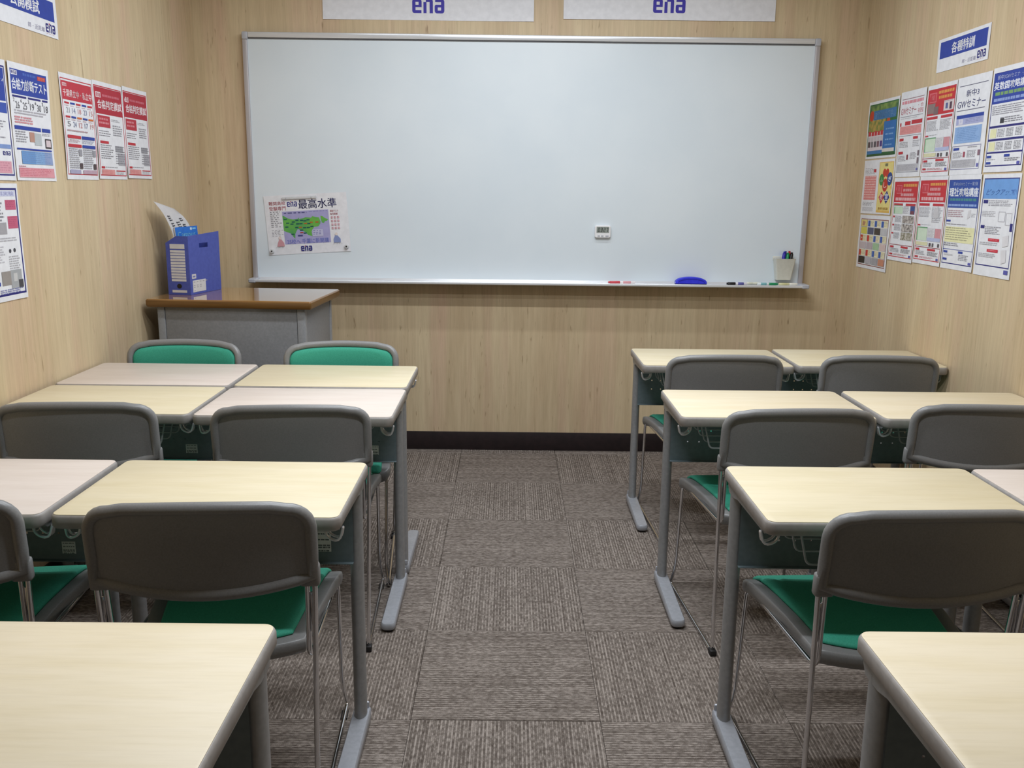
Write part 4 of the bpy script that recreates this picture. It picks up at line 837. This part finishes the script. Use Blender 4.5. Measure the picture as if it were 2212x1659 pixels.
# ------------------------------------------------------------------ stacking chair (front = +y)
def make_chair():
    t = empty('stacking_chair')
    for s_ in (-1, 1):
        pth = [(s_*.197, -.281, .655), (s_*.193, -.258, .418), (s_*.199, .176, .404), (s_*.196, .230, .075), (s_*.206, .246, .0075), (s_*.196, -.250, .0075), (s_*.214, -.283, .66)]
        mb = MB(); mb.tube(fillet(pth, [0, .035, .035, .03, .018, .02, 0], 5), .0056, M['chrome'], 10); fr = mb.build('frame_tube', t)
        mb = MB(); mb.box(-.0035, -.004, -.045, .0035, .004, .045, M['chrome'], r=.0015, tf=lambda p: Vector((s_*.2040+p.x, -.2675-p.z*.06+p.y, .525+p.z))); mb.build('weld_strip', fr)
        mb = MB(); mb.box(-.010, -.016, 0, .010, .012, .018, M['rubber'], r=.003, tf=lambda p: Vector((s_*.196+p.x, -.251+p.y, p.z)))
        mb.box(-.004, .008, 0, .012, .034, .012, M['rubber'], r=.002, tf=lambda p: Vector((s_*(.197-p.x), -.251+p.y, p.z))); mb.build('foot_glide', t)
        mb = MB(); mb.box(-.009, -.02, 0, .009, .02, .0055, M['rubber'], r=.002, tf=lambda p: Vector((s_*.2037+p.x, .200+p.y, p.z))); mb.build('foot_glide', t)
    # backrest, curved in plan, leaning back
    HB = .2225; ZT = .784
    def yb(x, z): return -.262-(z-.43)*.112-.032*(1-(x/HB)**2)
    def zbot(x): return .604-.030*(1-min(1, abs(x)/HB)**2)
    def outline(ins):
        h = HB-ins; pts = []; n = 14
        for k in range(n+1):                    # bottom, left to right
            x = -h+2*h*k/n; pts.append((x, zbot(x)+ins))
        top = lambda x: ZT-ins-.012*(x/HB)**2
        r = max(.014, .050-ins*.5)
        pts += [(h, .66), (h, .70)]
        for k in range(7): a = math.radians(90*k/6); pts.append((h-r+r*math.cos(a), top(h)-r+r*math.sin(a)))
        for k in range(1, 12): x = (h-r)*(1-2*k/12); pts.append((x, top(x)))
        for k in range(7): a = math.radians(90+90*k/6); pts.append((-h+r+r*math.cos(a), top(h)-r+r*math.sin(a)))
        pts += [(-h, .70), (-h, .66)]
        return pts
    def surf(o_, dy): return [(x, yb(x, z)+dy, z) for x, z in o_]
    def shrink(o_, f): return [(x*f, .69+(z-.69)*f) for x, z in o_]
    mb = MB(); mb.tube([(x, yb(x, z), z) for x, z in outline(.0125)], .0128, M['plastic'], 10, closed=True, ry=.0128)
    for s_ in (-1, 1): mb.box(-.021, -.0135, 0, .0185, .0135, .050, M['plastic'], r=.007, tf=lambda p: Vector((s_*(.2045+p.x), -.2795+p.y-(p.z-.02)*.1, .588+p.z)))
    mb.build('backrest_frame', t, 50)
    o0 = outline(.014); rs = [surf(shrink(o0, f), -.0040) for f in (1.0, .8, .6, .4, .2, .05)]; rs2 = [surf(shrink(o0, f), .002) for f in (.05, .2, .4, .6, .8, 1.0)]
    mb = MB(); mb.rings(rs[::-1]+rs2[::-1], M['plastic'])
    n = len(o0)
    mb.build('backrest_shell', t, 50)
    o1 = outline(.024); mb = MB()
    pad = [surf(shrink(o1, f), d) for f, d in ((.99, .0022), (1.0, .007), (.985, .0125), (.95, .016), (.8, .018), (.6, .019), (.4, .019), (.2, .019), (.05, .019))]
    mb.rings(pad, M['green']); mb.build('backrest_pad', t, 50)
    # seat
    def so(fw_, rw, yf, yr, bow, rf, rr_, yy=0):
        pts = []; n = 12
        for k in range(n+1):                    # rear, left to right, bowed backwards
            x = -rw+2*rw*k/n; pts.append((x, yr-bow*(1-(x/rw)**2)))
        for k in range(1, 8):
            f = k/8; pts.append((rw+(fw_-rw)*min(1, f*1.12), yr+(yf-rf-yr)*f))
        for k in range(7): a = math.radians(90*k/6); pts.append((fw_-rf+rf*math.cos(a), yf-rf+rf*math.sin(a)))
        for k in range(1, 10): pts.append(((fw_-rf)*(1-2*k/10), yf))
        for k in range(7): a = math.radians(90+90*k/6); pts.append((-fw_+rf+rf*math.cos(a), yf-rf+rf*math.sin(a)))
        for k in range(7, 0, -1):
            f = k/8; pts.append((-(rw+(fw_-rw)*min(1, f*1.12)), yr+(yf-rf-yr)*f))
        return pts
    def zs(x, y):
        z = .430+.010*((x/.2)**2-.6)*max(0, min(1, (.15-y)/.1)) - .012*max(0, (-.05-y)/.15)
        if y > .12: z -= .030*((y-.12)/.085)**2
        return z
    C0 = (0, .0)
    def ring(o_, dz, f=1.0): return [(x*f, y*f, zs(x*f, y*f)+dz) for x, y in o_]
    sh = so(.213, .174, .205, -.185, .030, .035, .02)
    mb = MB(); mb.rings([ring(sh, -.020, f) for f in (.05, .5, .86)]+[ring(sh, -.030, .90), ring(sh, -.033, .955), ring(sh, -.029, .985), ring(sh, -.018, 1.0), ring(sh, -.006, 1.0), ring(sh, .001, .992), ring(sh, .003, .97)]+[ring(sh, .002, f) for f in (.9, .5, .05)], M['plastic']); mb.build('seat_shell', t, 60)
    cu = so(.183, .144, .2015, -.163, .028, .012, .015)
    mb = MB(); mb.rings([ring(cu, .0035, .995), ring(cu, .006, 1.0), ring(cu, .010, .985)]+[ring(cu, .0125, f) for f in (.95, .85, .7, .5, .3, .1, .02)], M['green']); mb.build('seat_cushion', t, 60)
    return t
chair0 = make_chair()
CH = 'green and grey stacking chairs'
CHAIRS = [
    (-1.019, 1.037, 180, 'chair with green backrest facing the viewer, beside the left wall'),
    (-0.385, 1.037, 184, 'chair with green backrest facing the viewer, next to the aisle'),
    (-0.983, 0.6105, 4, 'grey-backed chair at the left edge in the second row, by the left wall'),
    (-0.38, 0.605, 4, 'grey-backed chair left of the aisle in the second row'),
    (-0.962, -0.205, 8, 'grey-backed chair cut by the left edge of the photo, third row'),
    (-0.366, -0.198, 4, 'large grey-backed chair left of the aisle in the third row'),
    (1.046, 1.478, 2, 'grey-backed chair right of the aisle, nearest the whiteboard wall'),
    (1.656, 1.5, -2, 'grey-backed chair in the front row beside the right wall'),
    (1.053, 0.626, 3.5, 'grey-backed chair right of the aisle in the second row'),
    (1.656, 0.7, -2.5, 'grey-backed chair at the right edge in the second row'),
    (1.062, -0.198, 3, 'large grey-backed chair right of the aisle in the third row'),
]
for i, (x, y, rz, lab) in enumerate(CHAIRS):
    o = chair0 if i == 0 else copy_tree(chair0)
    CHAIRS[i] = (x, y, rz, lab, o)
for x, y, rz, lab, o in CHAIRS:
    o.location = (x, y, 0); o.rotation_euler = (0, 0, math.radians(rz)); tag(o, lab, 'chair', CH)
